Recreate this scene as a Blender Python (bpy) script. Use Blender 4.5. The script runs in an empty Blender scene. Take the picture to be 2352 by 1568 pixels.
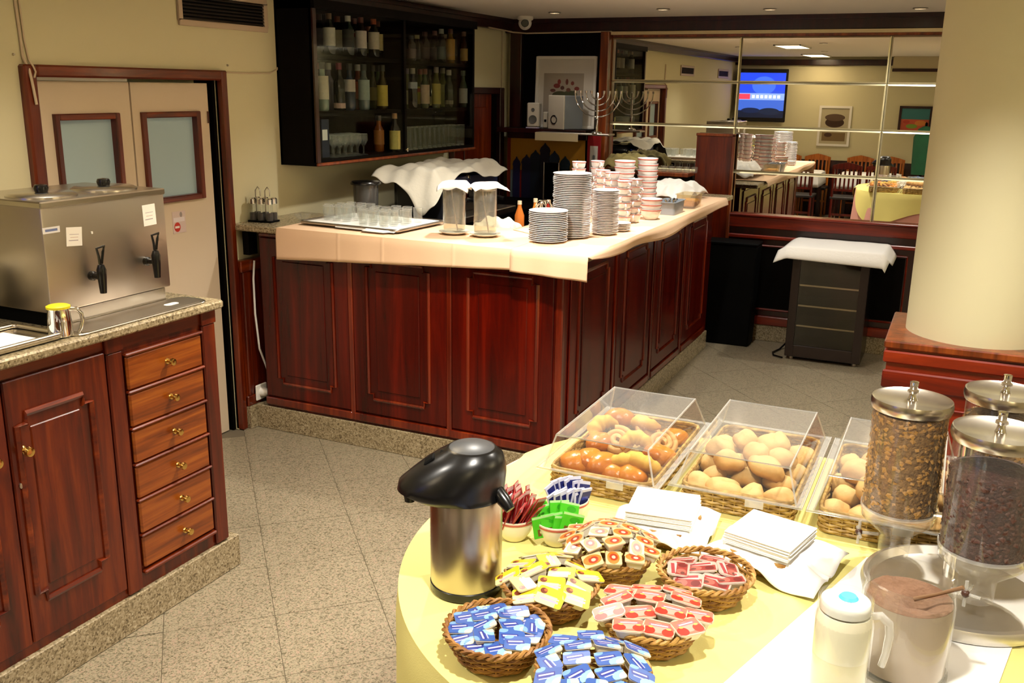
import bpy, bmesh, math, random
from mathutils import Vector, Matrix
random.seed(7)
S = bpy.context.scene
COL = S.collection
R = math.radians

# ---------------------------------------------------------------- camera
EYE = Vector((0.0, 0.0, 1.9))
RT = Vector((0.90491853, 0.42533723, 0.01451543))
UP = Vector((-0.12232225, 0.22727391, 0.96611792))
FW = Vector((-0.40762694, 0.87603357, -0.25769257))
FPX = 2182.99
cam = bpy.data.cameras.new('camera')
cam.sensor_width = 36.0
cam.lens = FPX / 2352.0 * 36.0
cam.clip_start = 0.05
cam_o = bpy.data.objects.new('camera', cam)
COL.objects.link(cam_o)
cam_o.matrix_world = Matrix(((RT.x, UP.x, -FW.x, EYE.x), (RT.y, UP.y, -FW.y, EYE.y), (RT.z, UP.z, -FW.z, EYE.z), (0, 0, 0, 1)))
S.camera = cam_o

# ---------------------------------------------------------------- world, exposure
w = bpy.data.worlds.new('world')
S.world = w
w.use_nodes = True
w.node_tree.nodes['Background'].inputs[0].default_value = (1.0, 0.9, 0.75, 1)
w.node_tree.nodes['Background'].inputs[1].default_value = 0.02
S.view_settings.view_transform = 'Standard'
S.view_settings.look = 'None'
S.view_settings.gamma = 1.0
S.view_settings.use_curve_mapping = False
S.view_settings.exposure = 1.2
S.cycles.max_bounces = 6
S.cycles.diffuse_bounces = 3
S.cycles.glossy_bounces = 4
S.cycles.transmission_bounces = 2
S.cycles.transparent_max_bounces = 16
S.cycles.caustics_reflective = False
S.cycles.caustics_refractive = False
S.cycles.sample_clamp_indirect = 6.0

ROOM_H = 2.44
# recessed halogen downlights, several out of view are guessed: (x, y, watts)
DOWN = [(-1.6, 3.25, 95), (-0.38, 7.02, 26), (-1.31, 6.86, 5), (-2.0, 6.68, 12), (-2.85, 6.78, 6),
        (-2.3, 4.6, 40), (-1.35, 5.05, 62), (0.15, 2.95, 70), (-0.35, 1.15, 75), (-1.9, 0.9, 50), (1.5, 1.2, 50),
        (1.5, 5.2, 30), (-2.75, 2.35, 20)]
for i, (x, y, e) in enumerate(DOWN):
    l = bpy.data.lights.new('downlight_lamp', 'SPOT')
    l.energy = e
    l.color = (1.0, 0.94, 0.84)
    l.spot_size = R(128)
    l.spot_blend = 0.9
    l.shadow_soft_size = 0.035
    o = bpy.data.objects.new('downlight_lamp', l)
    o.location = (x, y, ROOM_H - 0.03)
    COL.objects.link(o)

# ---------------------------------------------------------------- photo point -> place in the room
def ray(px, py):
    return FW + RT * ((px - 1176.0) / FPX) - UP * ((py - 784.0) / FPX)
def PZ(px, py, z):
    d = ray(px, py); return EYE + d * ((z - EYE.z) / d.z)
def PX(px, py, x):
    d = ray(px, py); return EYE + d * ((x - EYE.x) / d.x)
def PY(px, py, y):
    d = ray(px, py); return EYE + d * ((y - EYE.y) / d.y)

# ---------------------------------------------------------------- materials
def C(h):
    v = [int(h[i:i + 2], 16) / 255 for i in (0, 2, 4)]
    return tuple([(c / 12.92 if c <= 0.04045 else ((c + 0.055) / 1.055) ** 2.4) for c in v] + [1.0])
def newmat(name):
    m = bpy.data.materials.new(name); m.use_nodes = True
    nt = m.node_tree
    return m, nt, nt.nodes['Principled BSDF']
def N(nt, t, **kw):
    n = nt.nodes.new(t)
    for k, v in kw.items():
        if isinstance(k, str) and hasattr(n, k): setattr(n, k, v)
    return n
MATS = {}
def pm(name, col, rough=0.5, metal=0.0, spec=0.5, trans=0.0, emit=None, es=1.0, sss=0.0, coat=0.0, var=0.0, vscale=12.0, bump=0.0, bscale=80.0):
    if name in MATS: return MATS[name]
    m, nt, b = newmat(name)
    c = C(col) if isinstance(col, str) else col
    b.inputs['Base Color'].default_value = c
    b.inputs['Roughness'].default_value = rough
    b.inputs['Metallic'].default_value = metal
    b.inputs['Specular IOR Level'].default_value = spec
    b.inputs['Transmission Weight'].default_value = trans
    b.inputs['Coat Weight'].default_value = coat
    if sss:
        b.inputs['Subsurface Weight'].default_value = sss
        b.inputs['Subsurface Radius'].default_value = (0.01, 0.006, 0.003)
    if emit:
        b.inputs['Emission Color'].default_value = C(emit); b.inputs['Emission Strength'].default_value = es
    if var:
        tc = N(nt, 'ShaderNodeTexCoord'); nz = N(nt, 'ShaderNodeTexNoise')
        nz.inputs['Scale'].default_value = vscale; nz.inputs['Detail'].default_value = 4
        nt.links.new(tc.outputs['Object'], nz.inputs['Vector'])
        mx = N(nt, 'ShaderNodeMix', data_type='RGBA')
        mx.inputs[6].default_value = tuple([x * (1 - var) for x in c[:3]] + [1]); mx.inputs[7].default_value = tuple([min(1, x * (1 + var)) for x in c[:3]] + [1])
        nt.links.new(nz.outputs['Fac'], mx.inputs[0]); nt.links.new(mx.outputs[2], b.inputs['Base Color'])
    if bump:
        tc = N(nt, 'ShaderNodeTexCoord'); nz = N(nt, 'ShaderNodeTexNoise'); bp = N(nt, 'ShaderNodeBump')
        nz.inputs['Scale'].default_value = bscale
        bp.inputs['Strength'].default_value = bump; bp.inputs['Distance'].default_value = 0.01
        nt.links.new(tc.outputs['Object'], nz.inputs['Vector']); nt.links.new(nz.outputs['Fac'], bp.inputs['Height']); nt.links.new(bp.outputs['Normal'], b.inputs['Normal'])
    MATS[name] = m
    return m
def ramp(nt, stops):
    r = N(nt, 'ShaderNodeValToRGB'); e = r.color_ramp.elements
    while len(e) > 1: e.remove(e[0])
    e[0].position = stops[0][0]; e[0].color = C(stops[0][1])
    for p, c in stops[1:]:
        k = e.new(p); k.color = C(c)
    return r
def wood(name, dark, mid, light, scale=(14, 14, 1.1), rough=0.3, coat=0.25, spec=0.5):
    m, nt, b = newmat(name); b.inputs['Specular IOR Level'].default_value = spec
    tc = N(nt, 'ShaderNodeTexCoord'); mp = N(nt, 'ShaderNodeMapping'); mp.inputs['Scale'].default_value = scale
    n1 = N(nt, 'ShaderNodeTexNoise'); n1.inputs['Scale'].default_value = 1.6; n1.inputs['Detail'].default_value = 7; n1.inputs['Roughness'].default_value = 0.62; n1.inputs['Distortion'].default_value = 0.6
    nt.links.new(tc.outputs['Object'], mp.inputs['Vector']); nt.links.new(mp.outputs[0], n1.inputs['Vector'])
    r = ramp(nt, [(0.30, dark), (0.5, mid), (0.72, light)])
    nt.links.new(n1.outputs['Fac'], r.inputs[0]); nt.links.new(r.outputs[0], b.inputs['Base Color'])
    b.inputs['Roughness'].default_value = rough; b.inputs['Coat Weight'].default_value = coat; b.inputs['Coat Roughness'].default_value = 0.12
    return m
def granite(name, stops, s1=55, s2=190, rough=0.3):
    m, nt, b = newmat(name)
    tc = N(nt, 'ShaderNodeTexCoord')
    n1 = N(nt, 'ShaderNodeTexNoise'); n1.inputs['Scale'].default_value = s1; n1.inputs['Detail'].default_value = 3; n1.inputs['Roughness'].default_value = 0.75
    v = N(nt, 'ShaderNodeTexVoronoi'); v.inputs['Scale'].default_value = s2
    sp = N(nt, 'ShaderNodeSeparateColor'); ma = N(nt, 'ShaderNodeMath', operation='MULTIPLY_ADD'); ma.inputs[1].default_value = 0.42; 
    mb = N(nt, 'ShaderNodeMath', operation='MULTIPLY_ADD'); mb.inputs[1].default_value = 0.75; mb.inputs[2].default_value = -0.08
    nt.links.new(tc.outputs['Object'], n1.inputs['Vector']); nt.links.new(tc.outputs['Object'], v.inputs['Vector'])
    nt.links.new(v.outputs['Color'], sp.inputs[0]); nt.links.new(sp.outputs[0], ma.inputs[0]); nt.links.new(n1.outputs['Fac'], mb.inputs[0]); nt.links.new(mb.outputs[0], ma.inputs[2])
    r = ramp(nt, stops); nt.links.new(ma.outputs[0], r.inputs[0]); nt.links.new(r.outputs[0], b.inputs['Base Color'])
    b.inputs['Roughness'].default_value = rough
    return m
def clear(name, tint='ffffff', opac=0.06, rough=0.03, gloss=1.0):
    """thin clear glass or acrylic: lets light through, reflects more at grazing angles"""
    m, nt, b = newmat(name); nt.nodes.remove(b); out = nt.nodes['Material Output']
    t = N(nt, 'ShaderNodeBsdfTransparent'); t.inputs[0].default_value = C(tint)
    g = N(nt, 'ShaderNodeBsdfGlossy'); g.inputs['Roughness'].default_value = rough; g.inputs[0].default_value = (gloss, gloss, gloss, 1)
    d = N(nt, 'ShaderNodeBsdfDiffuse'); d.inputs[0].default_value = (0.8, 0.8, 0.78, 1)
    fa = N(nt, 'ShaderNodeLayerWeight'); fa.inputs[0].default_value = 0.5
    pw = N(nt, 'ShaderNodeMath', operation='POWER'); pw.inputs[1].default_value = 4.0
    lw = N(nt, 'ShaderNodeMath', operation='MULTIPLY_ADD'); lw.inputs[1].default_value = 0.65; lw.inputs[2].default_value = 0.035
    nt.links.new(fa.outputs['Facing'], pw.inputs[0]); nt.links.new(pw.outputs[0], lw.inputs[0])
    a = N(nt, 'ShaderNodeMixShader'); a.inputs[0].default_value = opac
    c = N(nt, 'ShaderNodeMixShader')
    nt.links.new(t.outputs[0], a.inputs[1]); nt.links.new(d.outputs[0], a.inputs[2])
    nt.links.new(lw.outputs[0], c.inputs[0]); nt.links.new(a.outputs[0], c.inputs[1]); nt.links.new(g.outputs[0], c.inputs[2]); nt.links.new(c.outputs[0], out.inputs[0])
    return m
def printed(name, base, shapes, rough=0.35, emit=0.0, axes=(0, 1), noise=0.0):
    """flat print in the 0..1 box of the mesh: ('e' or 'r', cx, cy, hx, hy, colour, degrees)"""
    m, nt, b = newmat(name)
    tc = N(nt, 'ShaderNodeTexCoord'); sp = N(nt, 'ShaderNodeSeparateXYZ'); nt.links.new(tc.outputs['Generated'], sp.inputs[0])
    L = nt.links
    def math_(op, a, b_=None, c_=None):
        n = N(nt, 'ShaderNodeMath', operation=op)
        for i, v in enumerate((a, b_, c_)):
            if v is None: continue
            if isinstance(v, (int, float)): n.inputs[i].default_value = v
            else: L.new(v, n.inputs[i])
        return n.outputs[0]
    u, v = sp.outputs[axes[0]], sp.outputs[axes[1]]
    cur = None
    for s in shapes:
        k, cx, cy, hx, hy, col = s[:6]; an = R(s[6]) if len(s) > 6 else 0.0
        du, dv = math_('SUBTRACT', u, cx), math_('SUBTRACT', v, cy)
        if an:
            du, dv = (math_('ADD', math_('MULTIPLY', du, math.cos(an)), math_('MULTIPLY', dv, math.sin(an))),
                      math_('SUBTRACT', math_('MULTIPLY', dv, math.cos(an)), math_('MULTIPLY', du, math.sin(an))))
        a, c_ = math_('DIVIDE', du, hx), math_('DIVIDE', dv, hy)
        if k == 'e': d = math_('ADD', math_('MULTIPLY', a, a), math_('MULTIPLY', c_, c_))
        else: d = math_('MAXIMUM', math_('ABSOLUTE', a), math_('ABSOLUTE', c_))
        f = math_('LESS_THAN', d, 1.0)
        mx = N(nt, 'ShaderNodeMix', data_type='RGBA'); L.new(f, mx.inputs[0])
        if cur is None: mx.inputs[6].default_value = C(base)
        else: L.new(cur, mx.inputs[6])
        mx.inputs[7].default_value = C(col); cur = mx.outputs[2]
    if cur is None: b.inputs['Base Color'].default_value = C(base)
    elif emit:
        b.inputs['Base Color'].default_value = (0.01, 0.01, 0.01, 1); L.new(cur, b.inputs['Emission Color']); b.inputs['Emission Strength'].default_value = emit
    else: L.new(cur, b.inputs['Base Color'])
    b.inputs['Roughness'].default_value = rough
    return m
def wicker(name, a, b_, sx=90, sz=70):
    m, nt, b = newmat(name)
    tc = N(nt, 'ShaderNodeTexCoord'); n = N(nt, 'ShaderNodeTexNoise'); n.inputs['Scale'].default_value = 40; n.inputs['Detail'].default_value = 5
    nt.links.new(tc.outputs['Object'], n.inputs['Vector']); r = ramp(nt, [(0.35, a), (0.65, b_)])
    nt.links.new(n.outputs['Fac'], r.inputs[0]); nt.links.new(r.outputs[0], b.inputs['Base Color']); b.inputs['Roughness'].default_value = 0.55
    return m

M_wall = pm('cream_yellow_paint', 'd6cda6', 0.75, var=0.05, vscale=1.5)
M_ceil = pm('ceiling_paint', 'efe7da', 0.85)
M_woodV = wood('red_mahogany', '300700', '581602', '7a2e06', coat=0.15)
M_woodH = wood('red_mahogany_along_y', '3c0a03', '642006', '8c380c', scale=(14, 1.1, 14))
M_woodX = wood('red_mahogany_along_x', '480a04', '701806', '922c0a', scale=(1.1, 14, 14))
M_woodD = wood('dark_stained_wood', '140203', '260505', '3a0c08')
M_dark = wood('black_brown_wood', '020101', '050302', '0a0504', rough=0.55, coat=0.0, spec=0.08)
M_teak = wood('orange_brown_wood', '4a1c07', '7c3510', 'a5561f', scale=(12, 12, 1.0))
M_floor = granite('polished_granite_floor', [(0.12, '3e3a2e'), (0.30, '6b634f'), (0.46, '8b826c'), (0.6, '9b9178'), (0.74, '9c8472'), (0.9, 'bdb49e')], s1=55, s2=190, rough=0.28)
M_gran = granite('speckled_granite', [(0.12, '2c2619'), (0.3, '71634a'), (0.5, '9a8b6c'), (0.68, 'ab9c7e'), (0.9, 'cdc2a6')], s1=70, s2=160, rough=0.25)
M_grout = pm('tile_joint', '6e6350', 0.9)
M_steel = pm('brushed_steel', 'c9c2b6', 0.24, 1.0)
M_steel2 = pm('satin_steel', 'b5aca0', 0.36, 1.0)
M_chrome = pm('chrome', 'e6e4e0', 0.06, 1.0)
M_brass = pm('brass', 'd2ad62', 0.18, 1.0)
M_black = pm('black_plastic', '0a0a0b', 0.25)
M_blackm = pm('matt_black', '030303', 0.7, spec=0.1)
M_white = pm('white_paint', 'e9e4da', 0.5)
M_plast = pm('white_plastic', 'efece4', 0.35)
M_china = pm('white_china', 'e9e4e2', 0.18, coat=0.3)
M_china2 = pm('cream_china', 'efe7d6', 0.2, coat=0.3)
M_redband = pm('red_glaze', 'b8564a', 0.25)
M_glass = clear('clear_glass', 'fdfefd', 0.012)
M_glass2 = clear('milky_glass', 'fcfdfc', 0.05)
M_acryl = clear('clear_acrylic', 'fefdfb', 0.045, rough=0.05)
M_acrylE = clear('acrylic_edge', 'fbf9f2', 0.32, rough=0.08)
M_cloth = pm('peach_tablecloth', 'ebc6a2', 0.85, var=0.05, vscale=5, bump=0.08, bscale=400)
M_yellow = pm('yellow_tablecloth', 'e4d884', 0.85, var=0.04, vscale=4, bump=0.08, bscale=400)
M_pink = pm('pink_tablecloth', 'e0a49a', 0.85)
M_linen = pm('white_linen', 'efece6', 0.9, bump=0.12, bscale=60)
M_linen2 = pm('cream_linen', 'cdc8b8', 0.9, bump=0.15, bscale=50)
M_paper = pm('white_paper', 'f5f2ea', 0.9)
M_mirror = pm('mirror_silver', 'd9d6cc', 0.0, 1.0)

# ---------------------------------------------------------------- mesh helpers
class B:
    def __init__(s):
        s.v = []; s.f = []; s.M = None
    def _add(s, vs, fs):
        o = len(s.v)
        if s.M is not None: vs = [s.M @ Vector(p) for p in vs]
        s.v += [tuple(p) for p in vs]; s.f += [tuple(i + o for i in q) for q in fs]
        return s
    def box(s, x0, x1, y0, y1, z0, z1):
        return s._add([(x0, y0, z0), (x1, y0, z0), (x1, y1, z0), (x0, y1, z0), (x0, y0, z1), (x1, y0, z1), (x1, y1, z1), (x0, y1, z1)],
                      [(3, 2, 1, 0), (4, 5, 6, 7), (0, 1, 5, 4), (1, 2, 6, 5), (2, 3, 7, 6), (3, 0, 4, 7)])
    def frustum(s, x0, x1, y0, y1, z0, a0, a1, b0, b1, z1):
        return s._add([(x0, y0, z0), (x1, y0, z0), (x1, y1, z0), (x0, y1, z0), (a0, b0, z1), (a1, b0, z1), (a1, b1, z1), (a0, b1, z1)],
                      [(3, 2, 1, 0), (4, 5, 6, 7), (0, 1, 5, 4), (1, 2, 6, 5), (2, 3, 7, 6), (3, 0, 4, 7)])
    def lathe(s, prof, n=24, cx=0, cy=0, z0=0, sx=1, sy=1):
        vs = []; fs = []
        rings = []
        for r, z in prof:
            if r < 1e-6:
                rings.append([len(vs)]); vs.append((cx, cy, z0 + z))
            else:
                rings.append(list(range(len(vs), len(vs) + n)))
                for i in range(n):
                    a = 2 * math.pi * i / n; vs.append((cx + r * sx * math.cos(a), cy + r * sy * math.sin(a), z0 + z))
        for p, q in zip(rings, rings[1:]):
            for i in range(n):
                j = (i + 1) % n
                if len(p) == 1 and len(q) == 1: continue
                if len(p) == 1: fs.append((p[0], q[j], q[i]))
                elif len(q) == 1: fs.append((p[i], p[j], q[0]))
                else: fs.append((p[i], p[j], q[j], q[i]))
        return s._add(vs, fs)
    def cyl(s, cx, cy, z0, z1, r, n=20, r1=None):
        r1 = r if r1 is None else r1
        return s.lathe([(0, z0), (r, z0), (r1, z1), (0, z1)], n, cx, cy)
    def tube(s, pts, r, n=8, closed=False):
        pts = [Vector(p) for p in pts]; k = len(pts); vs = []; fs = []
        rr = r if isinstance(r, (list, tuple)) else [r] * k
        prev = None
        for i, p in enumerate(pts):
            a = pts[(i - 1) % k] if (closed or i > 0) else p
            b = pts[(i + 1) % k] if (closed or i < k - 1) else p
            t = (b - a).normalized() if (b - a).length > 1e-9 else Vector((0, 0, 1))
            if prev is None:
                ref = Vector((0, 0, 1)) if abs(t.z) < 0.9 else Vector((1, 0, 0)); u = t.cross(ref).normalized()
            else:
                u = (prev - t * prev.dot(t)); u = u.normalized() if u.length > 1e-6 else t.orthogonal().normalized()
            prev = u; w_ = t.cross(u)
            for j in range(n):
                an = 2 * math.pi * j / n; vs.append(p + (u * math.cos(an) + w_ * math.sin(an)) * rr[i])
        for i in range(k if closed else k - 1):
            for j in range(n):
                a = i * n + j; b = i * n + (j + 1) % n; i2 = (i + 1) % k
                fs.append((a, b, i2 * n + (j + 1) % n, i2 * n + j))
        if not closed:
            fs.append(tuple(range(n - 1, -1, -1))); fs.append(tuple((k - 1) * n + j for j in range(n)))
        return s._add(vs, fs)
    def prism(s, poly, z0, z1):
        n = len(poly)
        return s._add([(x, y, z0) for x, y in poly] + [(x, y, z1) for x, y in poly],
                      [tuple(range(n - 1, -1, -1)), tuple(range(n, 2 * n))] + [(i, (i + 1) % n, n + (i + 1) % n, n + i) for i in range(n)])
    def grid(s, fn, nu, nv):
        vs = [fn(i / nu, j / nv) for j in range(nv + 1) for i in range(nu + 1)]; W = nu + 1
        return s._add(vs, [(j * W + i, j * W + i + 1, (j + 1) * W + i + 1, (j + 1) * W + i) for j in range(nv) for i in range(nu)])
    def ball(s, c, r, n=12, m=8, sx=1, sy=1, sz=1):
        return s.lathe([(r * math.sin(math.pi * i / m), -r * math.cos(math.pi * i / m) * sz) for i in range(m + 1)], n, c[0], c[1], c[2], sx, sy)
    def build(s, name, mat, parent=None, loc=None, rot=None, smooth=None, bevel=0.0, solid=0.0, seg=1):
        me = bpy.data.meshes.new(name)
        me.from_pydata(s.v, [], s.f)
        if bevel:
            bm = bmesh.new(); bm.from_mesh(me)
            bmesh.ops.remove_doubles(bm, verts=bm.verts, dist=1e-6)
            es = [e for e in bm.edges if len(e.link_faces) == 2 and e.calc_face_angle(0) > 0.5]
            bmesh.ops.bevel(bm, geom=es, offset=bevel, segments=seg, affect='EDGES', profile=0.5, clamp_overlap=True)
            bm.to_mesh(me); bm.free()
        else:
            me.validate()
        if mat is not None: me.materials.append(mat)
        if smooth:
            for p in me.polygons: p.use_smooth = True
            me.set_sharp_from_angle(angle=R(smooth))
        o = bpy.data.objects.new(name, me); COL.objects.link(o)
        if parent is not None: o.parent = parent
        if loc is not None: o.location = loc
        if rot is not None: o.rotation_euler = rot
        if solid:
            md = o.modifiers.new('thickness', 'SOLIDIFY'); md.thickness = solid; md.offset = -1
        return o
def BX(name, mat, x0, x1, y0, y1, z0, z1, parent=None, bevel=0.0, **k):
    return B().box(x0, x1, y0, y1, z0, z1).build(name, mat, parent, bevel=bevel, **k)
def tag(o, label, cat, group=None, kind=None):
    o['label'] = label; o['category'] = cat
    if group: o['group'] = group
    if kind: o['kind'] = kind
    return o
def struct(o):
    o['kind'] = 'structure'; return o
def thing(name, label, cat, loc=(0, 0, 0), rz=0.0, group=None, rot=None):
    o = bpy.data.objects.new(name, None); COL.objects.link(o)
    o.location = loc; o.rotation_euler = rot or (0, 0, rz); o.empty_display_size = 0.05
    return tag(o, label, cat, group)
def dup(root, loc, rot=None, label=None, group=None):
    r = root.copy(); COL.objects.link(r); r.location = loc
    if rot is not None: r.rotation_euler = rot
    if label: r['label'] = label
    if group: r['group'] = group
    for ch in list(root.children):
        c = ch.copy(); COL.objects.link(c); c.parent = r
        for g in list(ch.children):
            d = g.copy(); COL.objects.link(d); d.parent = c
    return r
def setmat(o, mat):
    o.data = o.data.copy(); o.data.materials.clear(); o.data.materials.append(mat)
def rnd(a, b): return random.uniform(a, b)
ORD = ['first', 'second', 'third', 'fourth', 'fifth', 'sixth', 'seventh', 'eighth', 'ninth', 'tenth', 'eleventh', 'twelfth', 'thirteenth', 'fourteenth', 'fifteenth', 'sixteenth',
       'seventeenth', 'eighteenth', 'nineteenth', 'twentieth', 'twenty-first', 'twenty-second', 'twenty-third', 'twenty-fourth', 'twenty-fifth', 'twenty-sixth', 'twenty-seventh', 'twenty-eighth',
       'twenty-ninth', 'thirtieth', 'thirty-first', 'thirty-second', 'thirty-third', 'thirty-fourth', 'thirty-fifth', 'thirty-sixth', 'thirty-seventh', 'thirty-eighth', 'thirty-ninth', 'fortieth', 'forty-first', 'forty-second']
# ================================================================= THE ROOM
XL, XR, YF, YB = -3.55, 2.6, -1.2, 7.48
# ---- floor: slab with diagonal granite tiles laid on it
floor = struct(BX('floor', M_grout, XL - 0.2, XR + 0.1, YF - 0.1, YB + 0.1, -0.1, -0.004))
TS = 0.39
def tile_poly(h):
    return [(-h, -h), (h, -h), (h, h), (-h, h)]
tile_me = None
rest = B()
dA = R(46.5)
nx, ny = math.cos(R(43.5)), math.sin(R(43.5))
ux, uy = -ny, nx
c0 = 0.18
for i in range(-16, 24):
    for j in range(-24, 24):
        a = c0 + (i + 0.5) * TS; b = 0.13 + (j + 0.5) * TS
        x = a * nx + b * ux; y = a * ny + b * uy
        if not (XL - 0.1 < x < XR and YF < y < YB): continue
        vis = (x < 0.35 and 1.2 < y < 7.5 and x > -3.6 + (0 if y > 2.6 else 1.0)) and not (y > 4.3 and x < -1.9) and x < 0.2
        if vis:
            if tile_me is None:
                t = B().prism(tile_poly(TS / 2 - 0.0012), -0.006, 0.0).build('tile', M_floor, floor)
                tile_me = t.data
            else:
                t = bpy.data.objects.new('tile', tile_me); COL.objects.link(t); t.parent = floor
            t.location = (x, y, rnd(-0.0004, 0.0)); t.rotation_euler = (0, 0, R(43.5))
        else:
            h = TS / 2 - 0.0012
            rest._add([(x + p * nx + q * ux, y + p * ny + q * uy, 0.0) for p, q in tile_poly(h)], [(0, 1, 2, 3)])
r_ = rest.build('tile_field', M_floor, floor); r_['kind'] = 'stuff'

# ---- walls
DY0, DY1, DZ = 2.86, 3.965, 1.915
bw = B().box(XL - 0.2, XL, YF - 0.1, DY0, 0, ROOM_H).box(XL - 0.2, XL, DY1, YB + 0.1, 0, ROOM_H).box(XL - 0.2, XL, DY0, DY1, DZ, ROOM_H).box(XL - 0.2, XL - 0.14, DY0, DY1, 0, DZ)
wall_left = struct(bw.build('wall_left', M_wall))
wall_back = struct(BX('wall_back', M_wall, XL, XR, YB, YB + 0.1, 0, ROOM_H))
wall_front = struct(BX('wall_front', M_wall, XL, XR, YF - 0.1, YF, 0, ROOM_H))
wall_right = struct(BX('wall_right', M_wall, XR, XR + 0.1, YF, YB, 0, ROOM_H))
ceiling = struct(BX('ceiling', M_ceil, XL - 0.2, XR + 0.1, YF - 0.1, YB + 0.1, ROOM_H, ROOM_H + 0.1))
# ---- dark wooden beams under the ceiling
def beam(name, *a):
    o = BX(name, M_woodD, *a, bevel=0.006); return struct(o)
t1 = beam('trim_1', XL, XL + 0.07, YF, YB - 0.08, 2.35, ROOM_H)
t2 = beam('trim_2', XL, XR, YB - 0.08, YB, 2.335, ROOM_H)
t3 = beam('trim_3', XL, XR, YF, YF + 0.06, 2.31, ROOM_H - 0.04)
BX('moulding', M_woodD, XL + 0.07, XL + 0.085, YF, YB - 0.08, 2.41, ROOM_H, t1)
BX('moulding', M_woodD, XL + 0.07, XR, YB - 0.095, YB - 0.08, 2.41, ROOM_H, t2)
BX('cream_strip', pm('cream_gloss', 'd9c79b', 0.35), -2.62, XR, YB - 0.105, YB, 2.312, 2.335, t2)
BX('lower_strip', M_teak, -2.62, XR, YB - 0.05, YB, 2.294, 2.312, t2)

# ---- mirror of bevelled panes on the back wall
mir = thing('wall_mirror', 'big wide mirror of joined glass sheets covering the back wall', 'mirror', (0, 7.455, 0))
M_mbev = pm('mirror_bevel', 'd9cfa8', 0.4, 0.7)  # cream tint stands in for what the bevels reflect
xs = [-2.63, -1.615, -0.565, 0.485, 1.535, 2.585]; zs = [0.975, 1.305, 1.638, 1.965, 2.294]
for i in range(5):
    for j in range(4):
        x0, x1, z0, z1 = xs[i] + 0.002, xs[i + 1] - 0.002, zs[j] + 0.002, zs[j + 1] - 0.002
        b = 0.0105
        m = B()
        m._add([(x0, 0, z0), (x1, 0, z0), (x1, 0, z1), (x0, 0, z1), (x0 + b, -0.005, z0 + b), (x1 - b, -0.005, z0 + b), (x1 - b, -0.005, z1 - b), (x0 + b, -0.005, z1 - b)],
               [(0, 1, 5, 4), (1, 2, 6, 5), (2, 3, 7, 6), (3, 0, 4, 7)])
        bev = m
        p = B()._add([(x0 + b, -0.005, z0 + b), (x1 - b, -0.005, z0 + b), (x1 - b, -0.005, z1 - b), (x0 + b, -0.005, z1 - b), (x0 + b, 0.01, z0 + b), (x1 - b, 0.01, z0 + b), (x1 - b, 0.01, z1 - b), (x0 + b, 0.01, z1 - b)],
                     [(0, 1, 2, 3), (5, 4, 7, 6), (0, 4, 5, 1), (3, 2, 6, 7)]).build('pane', M_mirror, mir)
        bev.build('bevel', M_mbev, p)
# ---- wooden post beside the mirror, dark panelling of the niche
struct(BX('trim_4', M_teak, -2.70, -2.63, 7.36, YB, 0.9, 2.335, bevel=0.004))
struct(BX('trim_5', M_woodD, -3.50, -3.40, 7.40, YB, 0.9, 2.335, bevel=0.004))
struct(BX('trim_6', M_dark, -3.40, -2.70, 7.44, YB, 0.9, 2.335))
# ---- wainscot below the mirror, with granite skirting
ws = struct(BX('trim_7', M_woodD, -2.7, XR, 7.44, YB, 0.13, 0.975))
BX('top_rail', M_woodX, -1.62, XR, 7.41, 7.45, 0.885, 0.972, ws, bevel=0.006)
BX('ledge', M_woodX, -1.62, XR, 7.385, 7.45, 0.972, 0.99, ws, bevel=0.005)
BX('middle_rail', M_woodX, -1.62, XR, 7.415, 7.45, 0.80, 0.83, ws, bevel=0.006)
BX('bottom_rail', M_woodX, -1.62, XR, 7.41, 7.45, 0.13, 0.20, ws, bevel=0.006)
for k in range(6):
    x0 = -1.55 + k * 0.68
    pts = [(x0, 7.438, 0.25), (x0 + 0.58, 7.438, 0.25), (x0 + 0.58, 7.438, 0.75), (x0, 7.438, 0.75)]
    B().tube(pts, 0.011, 6, True).build('panel_moulding', M_woodX, ws, smooth=40)
    BX('panel', M_dark, x0 + 0.012, x0 + 0.568, 7.436, 7.442, 0.262, 0.738, ws)
struct(BX('baseboard_back', M_gran, -1.62, XR, 7.425, YB, 0, 0.13, bevel=0.003))
# ---- wainscot on the left wall beside the swing doors
wl = struct(BX('trim_8', M_woodV, XL, XL + 0.035, 4.005, 4.42, 0.13, 0.93))
BX('top_rail', M_woodH, XL, XL + 0.05, 4.005, 4.42, 0.90, 0.965, wl, bevel=0.005)
BX('stile', M_woodV, XL, XL + 0.048, 4.02, 4.06, 0.19, 0.90, wl, bevel=0.005)
BX('bottom_rail', M_woodH, XL, XL + 0.048, 4.005, 4.42, 0.13, 0.19, wl, bevel=0.005)
struct(BX('baseboard_left', M_gran, XL, XL + 0.06, 4.005, 4.42, 0, 0.13, bevel=0.003))

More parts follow.
